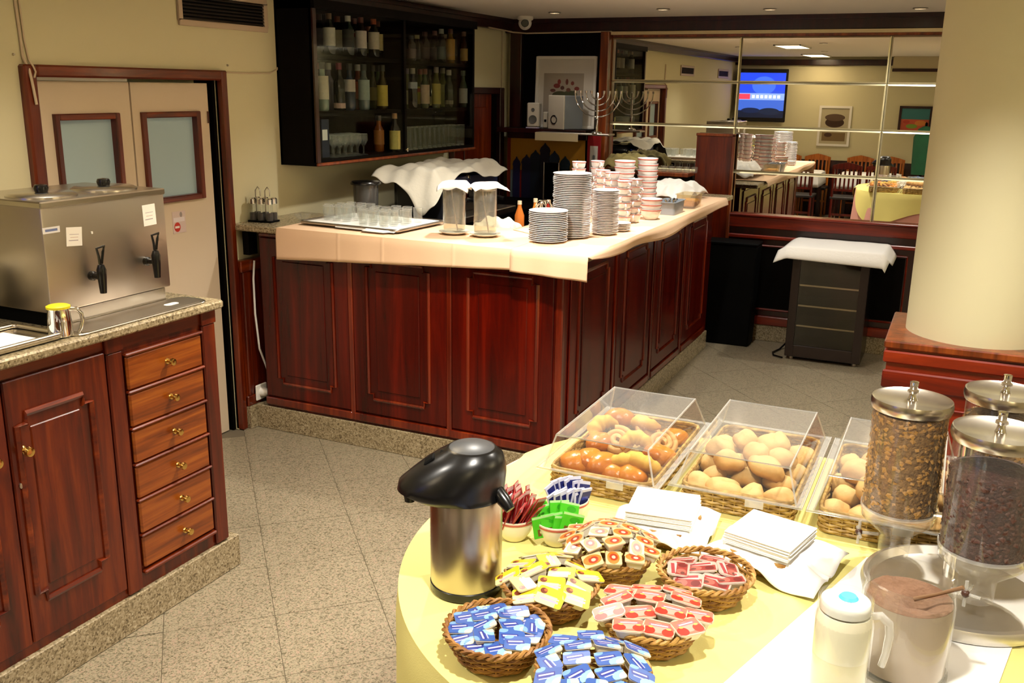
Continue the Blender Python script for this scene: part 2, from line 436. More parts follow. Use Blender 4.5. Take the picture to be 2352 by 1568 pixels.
# ---- double swing door in the left wall
d1 = thing('door_1', 'double swing door with frosted windows in a dark wooden frame', 'door'); struct(d1)
M_leaf = pm('door_cream', 'd9c6ab', 0.6, var=0.03, vscale=2)
M_frost = pm('frosted_glass', '9fb1ae', 0.35, emit='8fa6a8', es=0.05)  # faint glow painted in for the light behind the door
fr = XL + 0.035
BX('frame_post', M_woodV, XL - 0.14, fr, 2.80, 2.862, 0, 1.965, d1, bevel=0.008)
BX('frame_post', M_woodV, XL - 0.02, fr, 3.965, 4.005, 0, 1.965, d1, bevel=0.006)
BX('frame_post', M_dark, XL - 0.14, XL - 0.02, 3.945, 4.005, 0, 1.965, d1)
BX('frame_head', M_woodH, XL - 0.14, fr, 2.862, 3.965, 1.915, 1.965, d1, bevel=0.008)
BX('closer_rail', M_white, XL - 0.05, XL - 0.035, 2.88, 3.40, 1.902, 1.915, d1)
for (y0, y1, w0, w1) in ((2.875, 3.405, 2.968, 3.33), (3.415, 3.925, 3.462, 3.853)):
    lf = B()
    z0, z1 = 1.32, 1.762
    for q in ((y0, w0, 0.004, 1.90), (w1, y1, 0.004, 1.90), (w0, w1, 0.004, z0), (w0, w1, z1, 1.90)):
        lf.box(XL - 0.075, XL - 0.035, *q)
    leaf = lf.build('door_leaf', M_leaf, d1)
    fb = 0.028
    BX('window_frame', M_woodV, XL - 0.08, XL - 0.018, w0, w0 + fb, z0, z1, leaf, bevel=0.004)
    BX('window_frame', M_woodV, XL - 0.08, XL - 0.018, w1 - fb, w1, z0, z1, leaf, bevel=0.004)
    BX('window_frame', M_woodH, XL - 0.08, XL - 0.018, w0 + fb, w1 - fb, z1 - fb, z1, leaf, bevel=0.004)
    BX('window_frame', M_woodH, XL - 0.08, XL - 0.018, w0 + fb, w1 - fb, z0, z0 + fb, leaf, bevel=0.004)
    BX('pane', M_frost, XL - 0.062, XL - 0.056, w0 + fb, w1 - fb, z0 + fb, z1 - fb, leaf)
    BX('hinge', M_chrome, XL - 0.034, XL - 0.028, (y0 + 0.004) if y0 < 3 else y1 - 0.02, (y0 + 0.02) if y0 < 3 else y1 - 0.004, 1.70, 1.76, leaf)
st = B().box(0, 0.002, -0.045, 0.045, -0.055, 0.055).build('door_sticker', printed('warning_sticker', 'd9c3ba', [('r', 0.5, 0.62, 0.42, 0.10, 'e8dcdc'), ('e', 0.33, 0.28, 0.24, 0.22, 'c43a2f'), ('r', 0.33, 0.28, 0.17, 0.05, 'eadfd8'), ('e', 0.66, 0.84, 0.10, 0.12, '9a8c86')], axes=(1, 2)), None, loc=(XL - 0.0345, 3.66, 1.215))
tag(st, 'small sticker with a red stop symbol on the cream door', 'sticker')

# ---- second, dark red door at the end of the left wall
d2 = thing('door_2', 'narrow dark red wooden door in the corner behind the bar', 'door'); struct(d2)
BX('door_leaf', M_woodV, XL, XL + 0.03, 6.52, 7.10, 0.0, 1.85, d2)
BX('panel', M_woodV, XL + 0.03, XL + 0.042, 6.62, 7.0, 1.0, 1.75, d2, bevel=0.008)
BX('frame_post', M_woodD, XL, XL + 0.055, 7.22, 7.30, 0, 1.90, d2, bevel=0.006)
BX('frame_post', M_dark, XL, XL + 0.02, 7.10, 7.22, 0, 1.85, d2)
BX('frame_post', M_woodV, XL, XL + 0.05, 6.44, 6.52, 0, 1.90, d2, bevel=0.006)
BX('frame_head', M_woodD, XL, XL + 0.055, 6.52, 7.22, 1.85, 1.90, d2, bevel=0.006)

# ---- column on its wooden pedestal
colm = struct(B().lathe([(0.265, 0.955), (0.265, ROOM_H)], 64, 0.125, 4.24).build('column', pm('column_paint', 'd9d3ae', 0.6), smooth=60))
tag(colm, 'thick round cream column rising from a red wooden pedestal', 'column', kind='structure')
ped = thing('pedestal', 'red wooden pedestal box around the foot of the column', 'pedestal'); struct(ped)
BX('body', M_woodX, -0.185, 0.44, 3.945, 4.49, 0.13, 0.93, ped)
BX('cap', M_teak, -0.2, 0.455, 3.93, 4.505, 0.925, 0.955, ped, bevel=0.005)
BX('moulding', M_woodX, -0.198, 0.453, 3.932, 3.95, 0.865, 0.915, ped, bevel=0.006)
BX('moulding', M_woodX, -0.198, -0.18, 3.94, 4.49, 0.865, 0.915, ped, bevel=0.006)
BX('moulding', M_woodX, -0.195, 0.45, 3.934, 3.95, 0.76, 0.835, ped, bevel=0.006)
BX('moulding', M_woodX, -0.19, 0.445, 3.936, 3.95, 0.13, 0.19, ped, bevel=0.006)
for x0, x1 in ((-0.12, 0.12), (0.15, 0.39)):
    B().tube([(x0, 3.942, 0.25), (x1, 3.942, 0.25), (x1, 3.942, 0.70), (x0, 3.942, 0.70)], 0.009, 6, True).build('panel_moulding', M_woodX, ped, smooth=40)
BX('kick', M_gran, -0.205, 0.46, 3.925, 4.51, 0, 0.13, ped, bevel=0.003)

# ---- ceiling fittings
M_lampglass = pm('lamp_glow', 'ffffff', 0.5, emit='ffe9c4', es=14.0)
M_lampglass.cycles.emission_sampling = 'NONE'
for i, (x, y, e) in enumerate(DOWN):
    t = thing('downlight', 'x', 'downlight', (x, y, ROOM_H), group='recessed ceiling downlights')
    B().lathe([(0.032, 0.0), (0.045, -0.001), (0.048, -0.006), (0.034, -0.008), (0.032, 0.0)], 20).build('rim', M_steel2, t, smooth=40)
    B().lathe([(0, -0.002), (0.032, -0.002)], 16).build('lamp', M_lampglass, t)
    t['label'] = 'recessed ceiling downlight, %s' % ['above the aisle between bar and buffet table', 'rightmost of the row above the mirror wall', 'second from the right above the mirror wall', 'second from the left above the mirror wall', 'leftmost of the row, nearest the security camera',
        'above the bar by the drinks cabinet', 'above the long side of the bar', 'just in front of the column', 'over the front of the buffet table', 'unseen guess over the sideboard side of the dining area', 'unseen guess over the far right dining area', 'unseen guess beyond the column on the right', 'unseen guess above the steel drinks urn'][i]
for (x, y, sx, sy, lab) in ((-2.06, 2.5, 0.16, 0.42, 'long bright ceiling light panel reflected near the top of the mirror'), (-2.2, -0.5, 0.16, 0.45, 'second bright ceiling light panel, reflected nearer the television')):
    t = thing('ceiling_light', lab, 'ceiling light', (x, y, ROOM_H), group='fluorescent ceiling panels')
    B().box(-sx, sx, -sy, -sy + 0.02, -0.014, 0).box(-sx, sx, sy - 0.02, sy, -0.014, 0).box(-sx, -sx + 0.02, -sy, sy, -0.014, 0).box(sx - 0.02, sx, -sy, sy, -0.014, 0).build('frame', M_white, t)
    BX('diffuser', pm('panel_glow', 'ffffff', 0.5, emit='ffe6bd', es=9.0), -sx + 0.02, sx - 0.02, -sy + 0.02, sy - 0.02, -0.008, -0.002, t)
cc = thing('security_camera', 'white dome security camera under the ceiling in the corner', 'security camera', (-3.24, 7.12, ROOM_H))
B().lathe([(0, 0), (0.062, 0), (0.062, -0.022), (0.05, -0.03), (0, -0.03)], 24).build('base', M_plast, cc, smooth=40)
B().ball((0, -0.004, -0.05), 0.052, 20, 12).build('ball', M_plast, cc, smooth=60)
cv = EYE - Vector((-3.24, 7.12, 2.39)); cv.normalize(); ctr = Vector((0, -0.004, -0.05))
q = cv.to_track_quat('Z', 'Y').to_matrix().to_4x4(); bb = B(); bb.M = Matrix.Translation(ctr) @ q
bb.lathe([(0, 0.046), (0.030, 0.046), (0.026, 0.054), (0, 0.054)], 18); bb.build('lens', M_black, cc, smooth=40)

# ---- unseen wall uplighters, added to brighten the ceiling
for (x, y, rz, e, lab) in ((XR - 0.002, 6.0, 180, 60, 'added unseen brass uplighter on the right wall, furthest one'), (XR - 0.002, 2.6, 180, 60, 'added unseen brass uplighter on the right wall, middle one'), (1.3, YF + 0.002, 90, 50, 'added unseen brass uplighter on the front wall beyond the pictures')):
    t = thing('added_uplighter', lab, 'added wall lamp', (x, y, 1.75), R(rz), 'added unseen uplighters')
    B().box(0, 0.012, -0.05, 0.05, -0.09, 0.06).build('back_plate', M_brass, t, bevel=0.003)
    B().lathe([(0.02, -0.06), (0.05, -0.05), (0.11, 0.05), (0.105, 0.05), (0.045, -0.04), (0.0, -0.045)], 28, 0.13, 0).build('bowl', M_brass, t, smooth=40)
    B().tube([(0.005, 0, -0.04), (0.07, 0, -0.05), (0.13, 0, -0.052)], 0.009, 8).build('arm', M_brass, t, smooth=60)
    B().ball((0.13, 0, 0.0), 0.03, 12, 8).build('bulb', M_lampglass, t, smooth=60)
    l = bpy.data.lights.new('added_uplighter_lamp', 'SPOT'); l.energy = e; l.color = (1.0, 0.94, 0.84); l.spot_size = R(150); l.spot_blend = 0.8; l.shadow_soft_size = 0.04
    o = bpy.data.objects.new('added_uplighter_lamp', l); COL.objects.link(o); o.parent = t; o.location = (0.13, 0, 0.05); o.rotation_euler = (R(180), 0, 0)

# ---- air vents on the left wall
M_vent = pm('vent_frame', 'c2ad94', 0.5)
def vent(y0, y1, z0, z1, lab):
    t = thing('air_vent', lab, 'air vent', (XL, (y0 + y1) / 2, z0), group='air vents on the left wall')
    hw = (y1 - y0) / 2; h = z1 - z0; f_ = 0.028
    BX('backing', M_blackm, 0.0005, 0.003, -hw + f_, hw - f_, f_, h - f_, t)
    B().box(0, 0.014, -hw, hw, 0, f_).box(0, 0.014, -hw, hw, h - f_, h).box(0, 0.014, -hw, -hw + f_, f_, h - f_).box(0, 0.014, hw - f_, hw, f_, h - f_).build('frame', M_vent, t, bevel=0.003)
    n = 7
    for k in range(n):
        z = f_ + (k + 0.5) * (h - 2 * f_) / n
        s_ = B(); s_._add([(0.003, -hw + f_, z + 0.004), (0.003, hw - f_, z + 0.004), (0.013, hw - f_, z - 0.004), (0.013, -hw + f_, z - 0.004)], [(0, 1, 2, 3)])
        s_.build('slat', pm('vent_slat', '3a332c', 0.5), t, solid=0.0015)
    return t
vent(3.715, 4.378, 2.172, 2.345, 'slatted air vent high on the wall, left of the drinks cabinet')
vent(1.44, 2.12, 2.09, 2.225, 'first small air vent on the left wall, seen in the mirror')
vent(-0.66, 0.02, 2.09, 2.225, 'last small air vent on the left wall, reflected near the television')
# ---- cables on the walls
M_cable = pm('cable_cream', 'cdb899', 0.5)
def cable(name, lab, pts, r=0.005, mat=None):
    return tag(B().tube(pts, r, 8).build(name, mat or M_cable, smooth=60), lab, 'cable')
cable('cable', 'pale cables running down the wall to the top of the door', [PX(34, 0, XL + 0.006), PX(44, 70, XL + 0.006), PX(52, 130, XL + 0.006), PX(66, 158, XL + 0.03), PX(72, 180, XL + 0.042), PX(84, 240, XL + 0.042)], 0.006)
cable('cable', 'thinner cable looping beside the other at the door corner', [PX(43, 0, XL + 0.006), PX(55, 90, XL + 0.006), PX(66, 138, XL + 0.006), PX(76, 152, XL + 0.04), PX(82, 165, XL + 0.044), PX(79, 178, XL + 0.052)], 0.004)
cable('cable', 'thin cable along the wall from door frame to drinks cabinet', [PX(520, 166, XL + 0.005), PX(560, 168, XL + 0.005), PX(620, 168, XL + 0.005), PX(636, 160, XL + 0.005), PX(642, 140, XL + 0.005), PX(641, 60, XL + 0.005)], 0.004)
cable('cable', 'thin pale cable along the beam under the security camera', [(XL + 0.075, 6.95, 2.352), (XL + 0.08, 7.2, 2.345), (XL + 0.09, 7.37, 2.338), (-3.35, 7.392, 2.33), (-2.62, 7.392, 2.336)], 0.006)
cable('cable', 'pale cable on the yellow wall strip beside the dark corner door', [(XL + 0.006, 7.34, 2.35), (XL + 0.006, 7.34, 1.9), (XL + 0.03, 7.31, 1.86)], 0.004)
cable('cable', 'white cable hanging down to the socket at the bar end', [PX(584, 598, XL + 0.06), PX(582, 640, XL + 0.06), PX(586, 720, XL + 0.065), PX(596, 800, XL + 0.07), PX(615, 850, XL + 0.085), PX(627, 885, XL + 0.09), PX(618, 902, XL + 0.09), PX(603, 903, XL + 0.075)], 0.006, M_plast)
sk = thing('wall_socket', 'white plug in a socket low on the wall by the bar', 'socket', PX(598, 898, XL + 0.05))
BX('plate', M_plast, 0, 0.012, -0.045, 0.045, -0.045, 0.045, sk, bevel=0.004)
B().lathe([(0, 0), (0.028, 0), (0.024, 0.03), (0.010, 0.045), (0, 0.045)], 14).build('plug', M_plast, sk, loc=(0.012, 0, 0), rot=(0, R(90), 0), smooth=40)
for px, py in ((30, 125), (522, 150)):
    p = PX(px, py, XL); tag(B().lathe([(0, 0), (0.006, 0), (0.004, 0.008), (0, 0.009)], 10).build('wall_screw', M_steel2, loc=p, rot=(0, R(90), 0)), 'small screw in the wall %s' % ('left of the door' if px < 100 else 'above the right door corner'), 'screw')
# ================================================================= SIDEBOARD ON THE LEFT
def notch(a0, a1, b0, b1, n):
    return [(a0 + n, b0), (a1 - n, b0), (a1 - n, b0 + n), (a1, b0 + n), (a1, b1 - n), (a1 - n, b1 - n), (a1 - n, b1), (a0 + n, b1), (a0 + n, b1 - n), (a0, b1 - n), (a0, b0 + n), (a0 + n, b0 + n)]
SX = -2.50
sb = thing('sideboard', 'red wooden sideboard with six drawers and panelled doors below granite top', 'sideboard')
M_dr = wood('drawer_front', '582204', '863e09', 'a45a17', scale=(10, 1.2, 22))
BX('body', M_woodV, -3.05, SX, 0.95, 2.685, 0.13, 1.085, sb)
BX('kick', M_gran, -3.0, SX + 0.018, 0.95, 2.735, 0, 0.134, sb, bevel=0.003)
F = SX
BX('top_rail', M_woodH, F, F + 0.006, 0.95, 2.165, 1.045, 1.084, sb)
BX('top_rail', M_woodH, F, F + 0.008, 2.24, 2.61, 1.035, 1.084, sb)
BX('pilaster', M_woodV, F, F + 0.014, 2.17, 2.236, 0.14, 1.03, sb, bevel=0.005)
BX('pilaster_head', M_woodV, F, F + 0.018, 2.165, 2.24, 1.03, 1.084, sb, bevel=0.003)
BX('pilaster', M_woodV, F, F + 0.014, 2.614, 2.683, 0.14, 1.03, sb, bevel=0.005)
BX('pilaster_head', M_woodV, F, F + 0.018, 2.61, 2.685, 1.03, 1.084, sb, bevel=0.003)
for k in range(6):
    z1 = 1.002 - k * 0.1335; z0 = z1 - 0.121
    d = BX('drawer', M_dr, F, F + 0.016, 2.248, 2.604, z0, z1, sb, bevel=0.006)
    BX('rail', M_woodH, F, F + 0.022, 2.242, 2.61, z1 + 0.001, z1 + 0.0115, sb, bevel=0.004)
    kb = B(); kb.M = Matrix.Translation((F + 0.016, 2.43 + 0.004 * k, (z0 + z1) / 2)) @ Matrix.Rotation(R(90), 4, 'Y')
    kb.lathe([(0, 0), (0.012, 0), (0.010, 0.004), (0.005, 0.006), (0.005, 0.014), (0.011, 0.017), (0.0145, 0.024), (0.012, 0.031), (0, 0.034)], 16).build('knob', M_brass, d, smooth=40)
BX('rail', M_woodH, F, F + 0.022, 2.242, 2.61, 0.192, 0.206, sb, bevel=0.004)
for (y0, y1, kn) in ((1.785, 2.165, 1), (1.40, 1.78, 0), (0.98, 1.38, 0)):
    dr = BX('door', M_woodV, F, F + 0.012, y0, y1, 0.17, 1.038, sb, bevel=0.004)
    pn = [(F + 0.012, a, b) for a, b in notch(y0 + 0.03, y1 - 0.075, 0.30, 0.925, 0.032)]
    B().tube(pn, 0.011, 6, True).build('panel_moulding', M_woodH, dr, smooth=40)
    BX('panel', M_woodV, F + 0.010, F + 0.016, y0 + 0.075, y1 - 0.12, 0.345, 0.88, dr, bevel=0.004)
    yk = y0 + 0.042 if kn else y1 - 0.06
    kb = B(); kb.M = Matrix.Translation((F + 0.012, yk, 0.812)) @ Matrix.Rotation(R(90), 4, 'Y')
    kb.lathe([(0, 0), (0.016, 0), (0.013, 0.004), (0.006, 0.008), (0.006, 0.016), (0.013, 0.020), (0.017, 0.028), (0.014, 0.036), (0, 0.04)], 16).build('knob', M_brass, dr, smooth=40)
    kb = B(); kb.M = Matrix.Translation((F + 0.012, yk - 0.018, 0.704)) @ Matrix.Rotation(R(90), 4, 'Y')
    kb.lathe([(0, 0), (0.010, 0), (0.010, 0.004), (0.006, 0.006), (0, 0.006)], 14).build('lock', M_steel2, dr, smooth=40)
wt = B().prism([(-3.06, 0.93), (-2.455, 0.93), (-2.455, 2.70), (-2.47, 2.71), (-3.06, 2.71)], 1.085, 1.115).build('worktop', M_gran, bevel=0.006)
tag(wt, 'speckled granite worktop of the sideboard under the steel urn', 'worktop')

# ---- twin drinks urn
UX, UY0, UY1, UZ0, UZ1 = -2.63, 2.095, 2.62, 1.165, 1.525
ur = thing('drinks_urn', 'boxy stainless steel twin drinks dispenser with two black taps', 'drinks dispenser', (UX, (UY0 + UY1) / 2, 1.115))
hw = (UY1 - UY0) / 2
body = BX('body', M_steel2, -0.40, 0, -hw, hw, 0.05, 0.41, ur, bevel=0.006, seg=2, smooth=40)
BX('top_lip', M_steel, -0.40, 0.006, -hw - 0.003, hw + 0.003, 0.392, 0.414, ur, bevel=0.004)
for y in (-0.13, 0.13):
    ld = B().lathe([(0, 0.425), (0.10, 0.425), (0.112, 0.418), (0.112, 0.412), (0.0, 0.412)], 32, -0.15, y).build('lid', M_steel, ur, smooth=40)
    B().lathe([(0, 0.426), (0.02, 0.426), (0.024, 0.44), (0.02, 0.45), (0, 0.453)], 18, -0.15, y).build('lid_knob', M_black, ld, smooth=40)
BX('drip_plinth', M_steel, -0.02, 0.0, -hw + 0.03, hw - 0.03, 0.0, 0.05, ur)
BX('foot', M_blackm, -0.38, -0.03, -hw + 0.02, hw - 0.02, 0.0, 0.05, ur)
for k, y in enumerate((-0.092, 0.152)):
    tp = thing('tap', '', '', (0, 0, 0)); del tp['label']; del tp['category']; tp.parent = ur; tp.location = (0.0, y, 0.15 + 0.012 * k)
    tb = B(); tb.M = Matrix.Rotation(R(90), 4, 'Y')
    tb.lathe([(0, 0), (0.016, 0), (0.016, 0.012), (0.011, 0.016), (0.011, 0.045), (0, 0.045)], 16); tb.M = None
    tb.lathe([(0, -0.055), (0.011, -0.055), (0.015, 0.0), (0.016, 0.025), (0.010, 0.042), (0, 0.045)], 16, 0.05, 0)
    tb.build('tap_body', M_black, tp, smooth=40)
    hd = [(0.05, -0.004, 0.045), (0.052, -0.007, 0.07), (0.056, -0.017, 0.10), (0.056, 0.015, 0.104), (0.054, 0.010, 0.085), (0.05, 0.004, 0.045)]
    B().tube(hd, 0.0045, 6).build('tap_handle', M_black, tp, smooth=50)
def label_plate(y, z, w_, h_, mat, name='sticker', rx=0.0):
    return B().box(0, 0.0012, -w_ / 2, w_ / 2, -h_ / 2, h_ / 2).build(name, mat, ur, loc=(0.0, y, z), rot=(R(rx), 0, 0))
lines = [('r', 0.45, 0.30, 0.30, 0.02, '9a8f98'), ('r', 0.5, 0.62, 0.3, 0.018, 'c0b6bc'), ('r', 0.5, 0.46, 0.25, 0.014, 'c9a9a2')]
M_note = printed('note_paper', 'f2eee8', lines, axes=(1, 2))
label_plate(-0.145, 0.290, 0.062, 0.062, M_note, rx=-5); label_plate(0.185, 0.325, 0.06, 0.075, M_note, rx=2)
label_plate(-0.23, 0.322, 0.065, 0.020, printed('maker_plate', 'e8e6ea', [('r', 0.5, 0.5, 0.36, 0.2, '6d7aa8')], axes=(1, 2)), 'name_plate')
BX('indicator', M_plast, 0, 0.004, -0.077, -0.071, 0.29, 0.298, ur)
def rr(x0, x1, y0, y1, r, n=5):
    o = []
    for cx, cy, a in ((x1 - r, y0 + r, -90), (x1 - r, y1 - r, 0), (x0 + r, y1 - r, 90), (x0 + r, y0 + r, 180)):
        for i in range(n + 1):
            t = R(a + 90 * i / n); o.append((cx + r * math.cos(t), cy + r * math.sin(t)))
    return o
dt = thing('drip_tray', 'flat steel drip tray in front of the drinks urn', 'drip tray', (0, 0, 1.1155))
B().prism(rr(-2.625, -2.475, 2.05, 2.66, 0.05), 0, 0.006).build('plate', M_steel, dt, bevel=0.002)
B().prism(rr(-2.615, -2.487, 2.09, 2.64, 0.04), 0.006, 0.0075).build('recess', M_steel2, dt)
B().prism(rr(-2.56, -2.53, 2.50, 2.56, 0.014), 0.0076, 0.0088).build('scrap', M_paper, dt)

# ---- steel jug with yellow lid
jg = thing('steel_jug', 'small steel jug with a yellow lid beside the drinks urn', 'jug', (-2.535, 2.045, 1.1155), R(60))
B().lathe([(0, 0), (0.034, 0), (0.038, 0.004), (0.036, 0.05), (0.033, 0.088), (0.034, 0.092), (0, 0.092)], 28).build('body', M_chrome, jg, smooth=40)
B().lathe([(0, 0.092), (0.036, 0.092), (0.036, 0.099), (0.030, 0.102), (0, 0.103)], 28).build('lid', pm('yellow_plastic', 'e8d820', 0.4), jg, smooth=40)
B().tube([(0.030, 0, 0.086), (0.052, 0, 0.084), (0.066, 0, 0.066), (0.068, 0, 0.042), (0.060, 0, 0.018), (0.052, 0, 0.006)], [0.008, 0.007, 0.0065, 0.0065, 0.006, 0.005], 8).build('handle', M_chrome, jg, smooth=60)
tr = thing('serving_tray', 'steel tray with white paper at the left end of sideboard', 'tray', (-2.60, 1.86, 1.1155))
B().prism(rr(-0.12, 0.10, -0.36, 0.165, 0.02), 0.004, 0.010).build('base', M_steel, tr)
B().tube([(x, y, 0.018) for x, y in rr(-0.12, 0.10, -0.36, 0.165, 0.02)], 0.008, 8, True).build('rim', M_steel, tr, smooth=60)
BX('paper', M_paper, -0.09, 0.06, -0.30, 0.10, 0.011, 0.013, tr)
ap = thing('cream_appliance', 'cream rounded appliance at left edge beside the urn', 'appliance', (-2.93, 1.90, 1.1155))
B().box(-0.09, 0.09, -0.12, 0.12, 0.03, 0.19).build('body', pm('cream_enamel', 'd9cfae', 0.35), ap, bevel=0.035, seg=3, smooth=50)
BX('base', M_black, -0.085, 0.085, -0.11, 0.11, 0, 0.032, ap)
# ================================================================= BAR COUNTER
BT = 1.168                      # top of the granite counter
BYF, BXS = 4.07, -1.635         # front face and long-side face
bar = thing('bar_counter', 'L-shaped red wooden bar counter with framed panels and granite plinth', 'bar counter')
M_barw = wood('bar_mahogany', '2c0200', '4a0600', '681001', scale=(9, 9, 0.6), rough=0.26, coat=0.12, spec=0.35)
M_barm = wood('bar_moulding', '400a02', '661a05', '8a3008', scale=(9, 9, 0.6), rough=0.22, coat=0.4)
BX('body', M_barw, -3.42, BXS, BYF, 4.55, 0.12, 1.13, bar)
BX('body', M_barw, -2.06, BXS, 4.55, 7.0, 0.12, 1.13, bar)
BX('plinth', M_gran, -3.49, BXS + 0.012, 4.085 - 0.03, 4.5, 0, 0.135, bar, bevel=0.003)
BX('plinth', M_gran, -2.0, BXS + 0.012, 4.5, 7.005, 0, 0.135, bar, bevel=0.003)
BX('end_post', M_woodD, -3.49, -3.42, 4.17, 4.5, 0.135, 1.13, bar)
def unit(axis, a0, a1, p0, p1):
    """one framed panel unit of the bar front (axis x) or side (axis y)"""
    def pt(a, d, z): return (a, BYF - d, z) if axis == 'x' else (BXS + d, a, z)
    def bx(name, m, u0, u1, d0, d1, z0, z1, par, bv=0.004):
        if axis == 'x': return BX(name, m, u0, u1, BYF - d1, BYF - d0, z0, z1, par, bevel=bv)
        return BX(name, m, BXS + d0, BXS + d1, u0, u1, z0, z1, par, bevel=bv)
    u = bx('panel', M_barw, a0, a1, 0, 0.010, 0.20, 1.10, bar)
    bx('bottom_rail', M_barm, a0 - 0.008, a1 + 0.008, 0.0, 0.018, 0.150, 0.192, u)
    B().tube([pt(a, 0.010, z) for a, z in notch(p0, p1, 0.285, 1.03, 0.030)], 0.010, 6, True).build('panel_moulding', M_barm, u, smooth=40)
    bx('raised_field', M_barw, p0 + 0.055, p1 - 0.055, 0.008, 0.016, 0.335, 0.98, u)
    bx('top_moulding', M_barm, a0, a1, 0.0, 0.02, 1.105, 1.125, u)
unit('x', -3.41, -2.845, -3.32, -2.94); unit('x', -2.815, -2.255, -2.725, -2.355); unit('x', -2.225, -1.675, -2.13, -1.755)
for a in (-2.83, -2.24): BX('pilaster', M_barm, a - 0.014, a + 0.014, BYF - 0.014, BYF, 0.15, 1.12, bar, bevel=0.004)
BX('corner_post', M_barm, -1.668, BXS + 0.006, BYF - 0.006, BYF + 0.03, 0.15, 1.12, bar, bevel=0.006)
for k in range(4):
    y0 = 4.16 + k * 0.70
    unit('y', y0, y0 + 0.62, y0 + 0.10, y0 + 0.52)
    if k: BX('pilaster', M_barm, BXS, BXS + 0.014, y0 - 0.055, y0 - 0.025, 0.15, 1.12, bar, bevel=0.004)
ct = B().prism([(-3.55, 3.995), (-1.495, 3.995), (-1.495, 7.0), (-2.15, 7.0), (-2.15, 4.62), (-3.55, 4.62)], 1.135, BT).build('granite_counter', M_gran, bevel=0.006)
tag(ct, 'granite bar top, bare only at its left end by the wall', 'worktop')
BX('shelf_bracket', M_dark, -3.5, -3.46, 4.03, 4.1, 1.0, 1.135, bar)

# ---- peach tablecloths over the bar
TZ = BT + 0.004
def drape_x(x0, x1, yb, yf, zl, zr, amp=0.006, nu=40, seed=0):
    def fn(u, v):
        x = x0 + (x1 - x0) * u
        if v < 0.6: return (x, yb + (yf - yb) * (v / 0.6), TZ + 0.0008 * math.sin(9 * u + 5 * v + seed))
        t = (v - 0.6) / 0.4; zb = zl + (zr - zl) * u
        cr = sum(0.0035 * math.exp(-((u - c_) / 0.004) ** 2) for c_ in (0.275, 0.46, 0.74))
        return (x, yf - cr - 0.008 * math.sin(min(1, t * 4) * math.pi / 2) - amp * t * (0.5 + 0.5 * math.sin(13 * u + seed) * math.sin(29 * u + 1.3 * seed)), TZ + (zb - TZ) * t)
    return fn
c1 = B().grid(drape_x(-3.235, -1.80, 4.60, 3.99, 1.005, 1.078), 200, 20).build('tablecloth', M_cloth, smooth=50, solid=-0.002)
tag(c1, 'peach tablecloth over the front of the bar under the glasses', 'tablecloth')
TZ += 0.004
def side_cloth(u, v):
    # u along the bar (front drape first), v across: left edge .. right edge .. hanging side
    y = 3.985 + (6.72 - 3.985) * max(0.0, (u - 0.12) / 0.88)
    x0, x1 = -1.868, -1.483
    if u > 0.25: x0 = -1.868 - 0.25 * min(1, (u - 0.25) / 0.05)
    fz = 0.0
    if u < 0.12: fz = (0.12 - u) / 0.12
    side = 0.0
    if v <= 0.75: x = x0 + (x1 - x0) * v / 0.75
    else:
        x = x1 + 0.010 * min(1, (v - 0.75) * 12); side = (v - 0.75) / 0.25
    z = TZ + 0.0006 * math.sin(31 * u + 3 * v)
    if fz:
        zb = 1.068 - 0.014 * (v / 0.75 if v < 0.75 else 1)
        if v > 0.75: x = x1 + 0.002
        return (x, 3.985 - 0.010 * min(1, fz * 4) - 0.004 * fz * math.sin(17 * v), TZ + (zb - TZ) * fz)
    if side:
        yy = (y - 3.985)
        drop = 0.018 + 0.042 * min(1, yy / 0.5) + 0.018 * math.exp(-((yy - 1.35) / 0.35) ** 2) - 0.02 * max(0, (yy - 2.1)) + 0.006 * math.sin(7 * yy)
        z -= max(0.012, drop) * side; x += 0.010 * side * math.sin(5 * yy + 1)
    return (x, y, z)
c2 = B().grid(side_cloth, 90, 24).build('tablecloth', M_cloth, smooth=50, solid=-0.002)
tag(c2, 'peach tablecloth over the bar corner under the plate stacks', 'tablecloth')
TZ += 0.001

# ---- tray of tumblers
ty = thing('glass_tray', 'flat tray lined with white cloth holding small tumblers on the bar', 'tray', (-2.865, 4.345, TZ), R(-3))
B().prism(rr(-0.315, 0.315, -0.225, 0.225, 0.02), 0.006, 0.012).build('base', pm('tray_brown', '6a5444', 0.35), ty)
B().tube([(x, y, 0.012) for x, y in rr(-0.315, 0.315, -0.225, 0.225, 0.02)], 0.008, 8, True).build('rim', M_steel2, ty, smooth=60)
def liner(u, v):
    x = -0.29 + 0.60 * u; y = -0.215 + 0.42 * v; z = 0.0155
    if v < 0.12 and u > 0.35:
        t = (0.12 - v) / 0.12; y -= 0.03 * t + (0.03 * t if 0.68 < u < 0.95 else 0); z += 0.007 - 0.018 * t
    return (x, y, z + 0.001 * math.sin(20 * u) * math.sin(17 * v))
B().grid(liner, 40, 24).build('liner', M_linen, ty, smooth=50, solid=-0.001)
g0 = thing('tumbler', 'x', 'glass', group='small tumblers on the bar tray')
B().lathe([(0, 0.002), (0.022, 0.002), (0.023, 0.006), (0.027, 0.078), (0.0255, 0.078), (0.0215, 0.010), (0, 0.009)], 18).build('bowl', M_glass2, g0, smooth=50)
B().tube([(0.0262 * math.cos(a * math.pi / 9), 0.0262 * math.sin(a * math.pi / 9), 0.078) for a in range(18)], 0.0011, 5, True).build('rim', M_acrylE, g0, smooth=60)
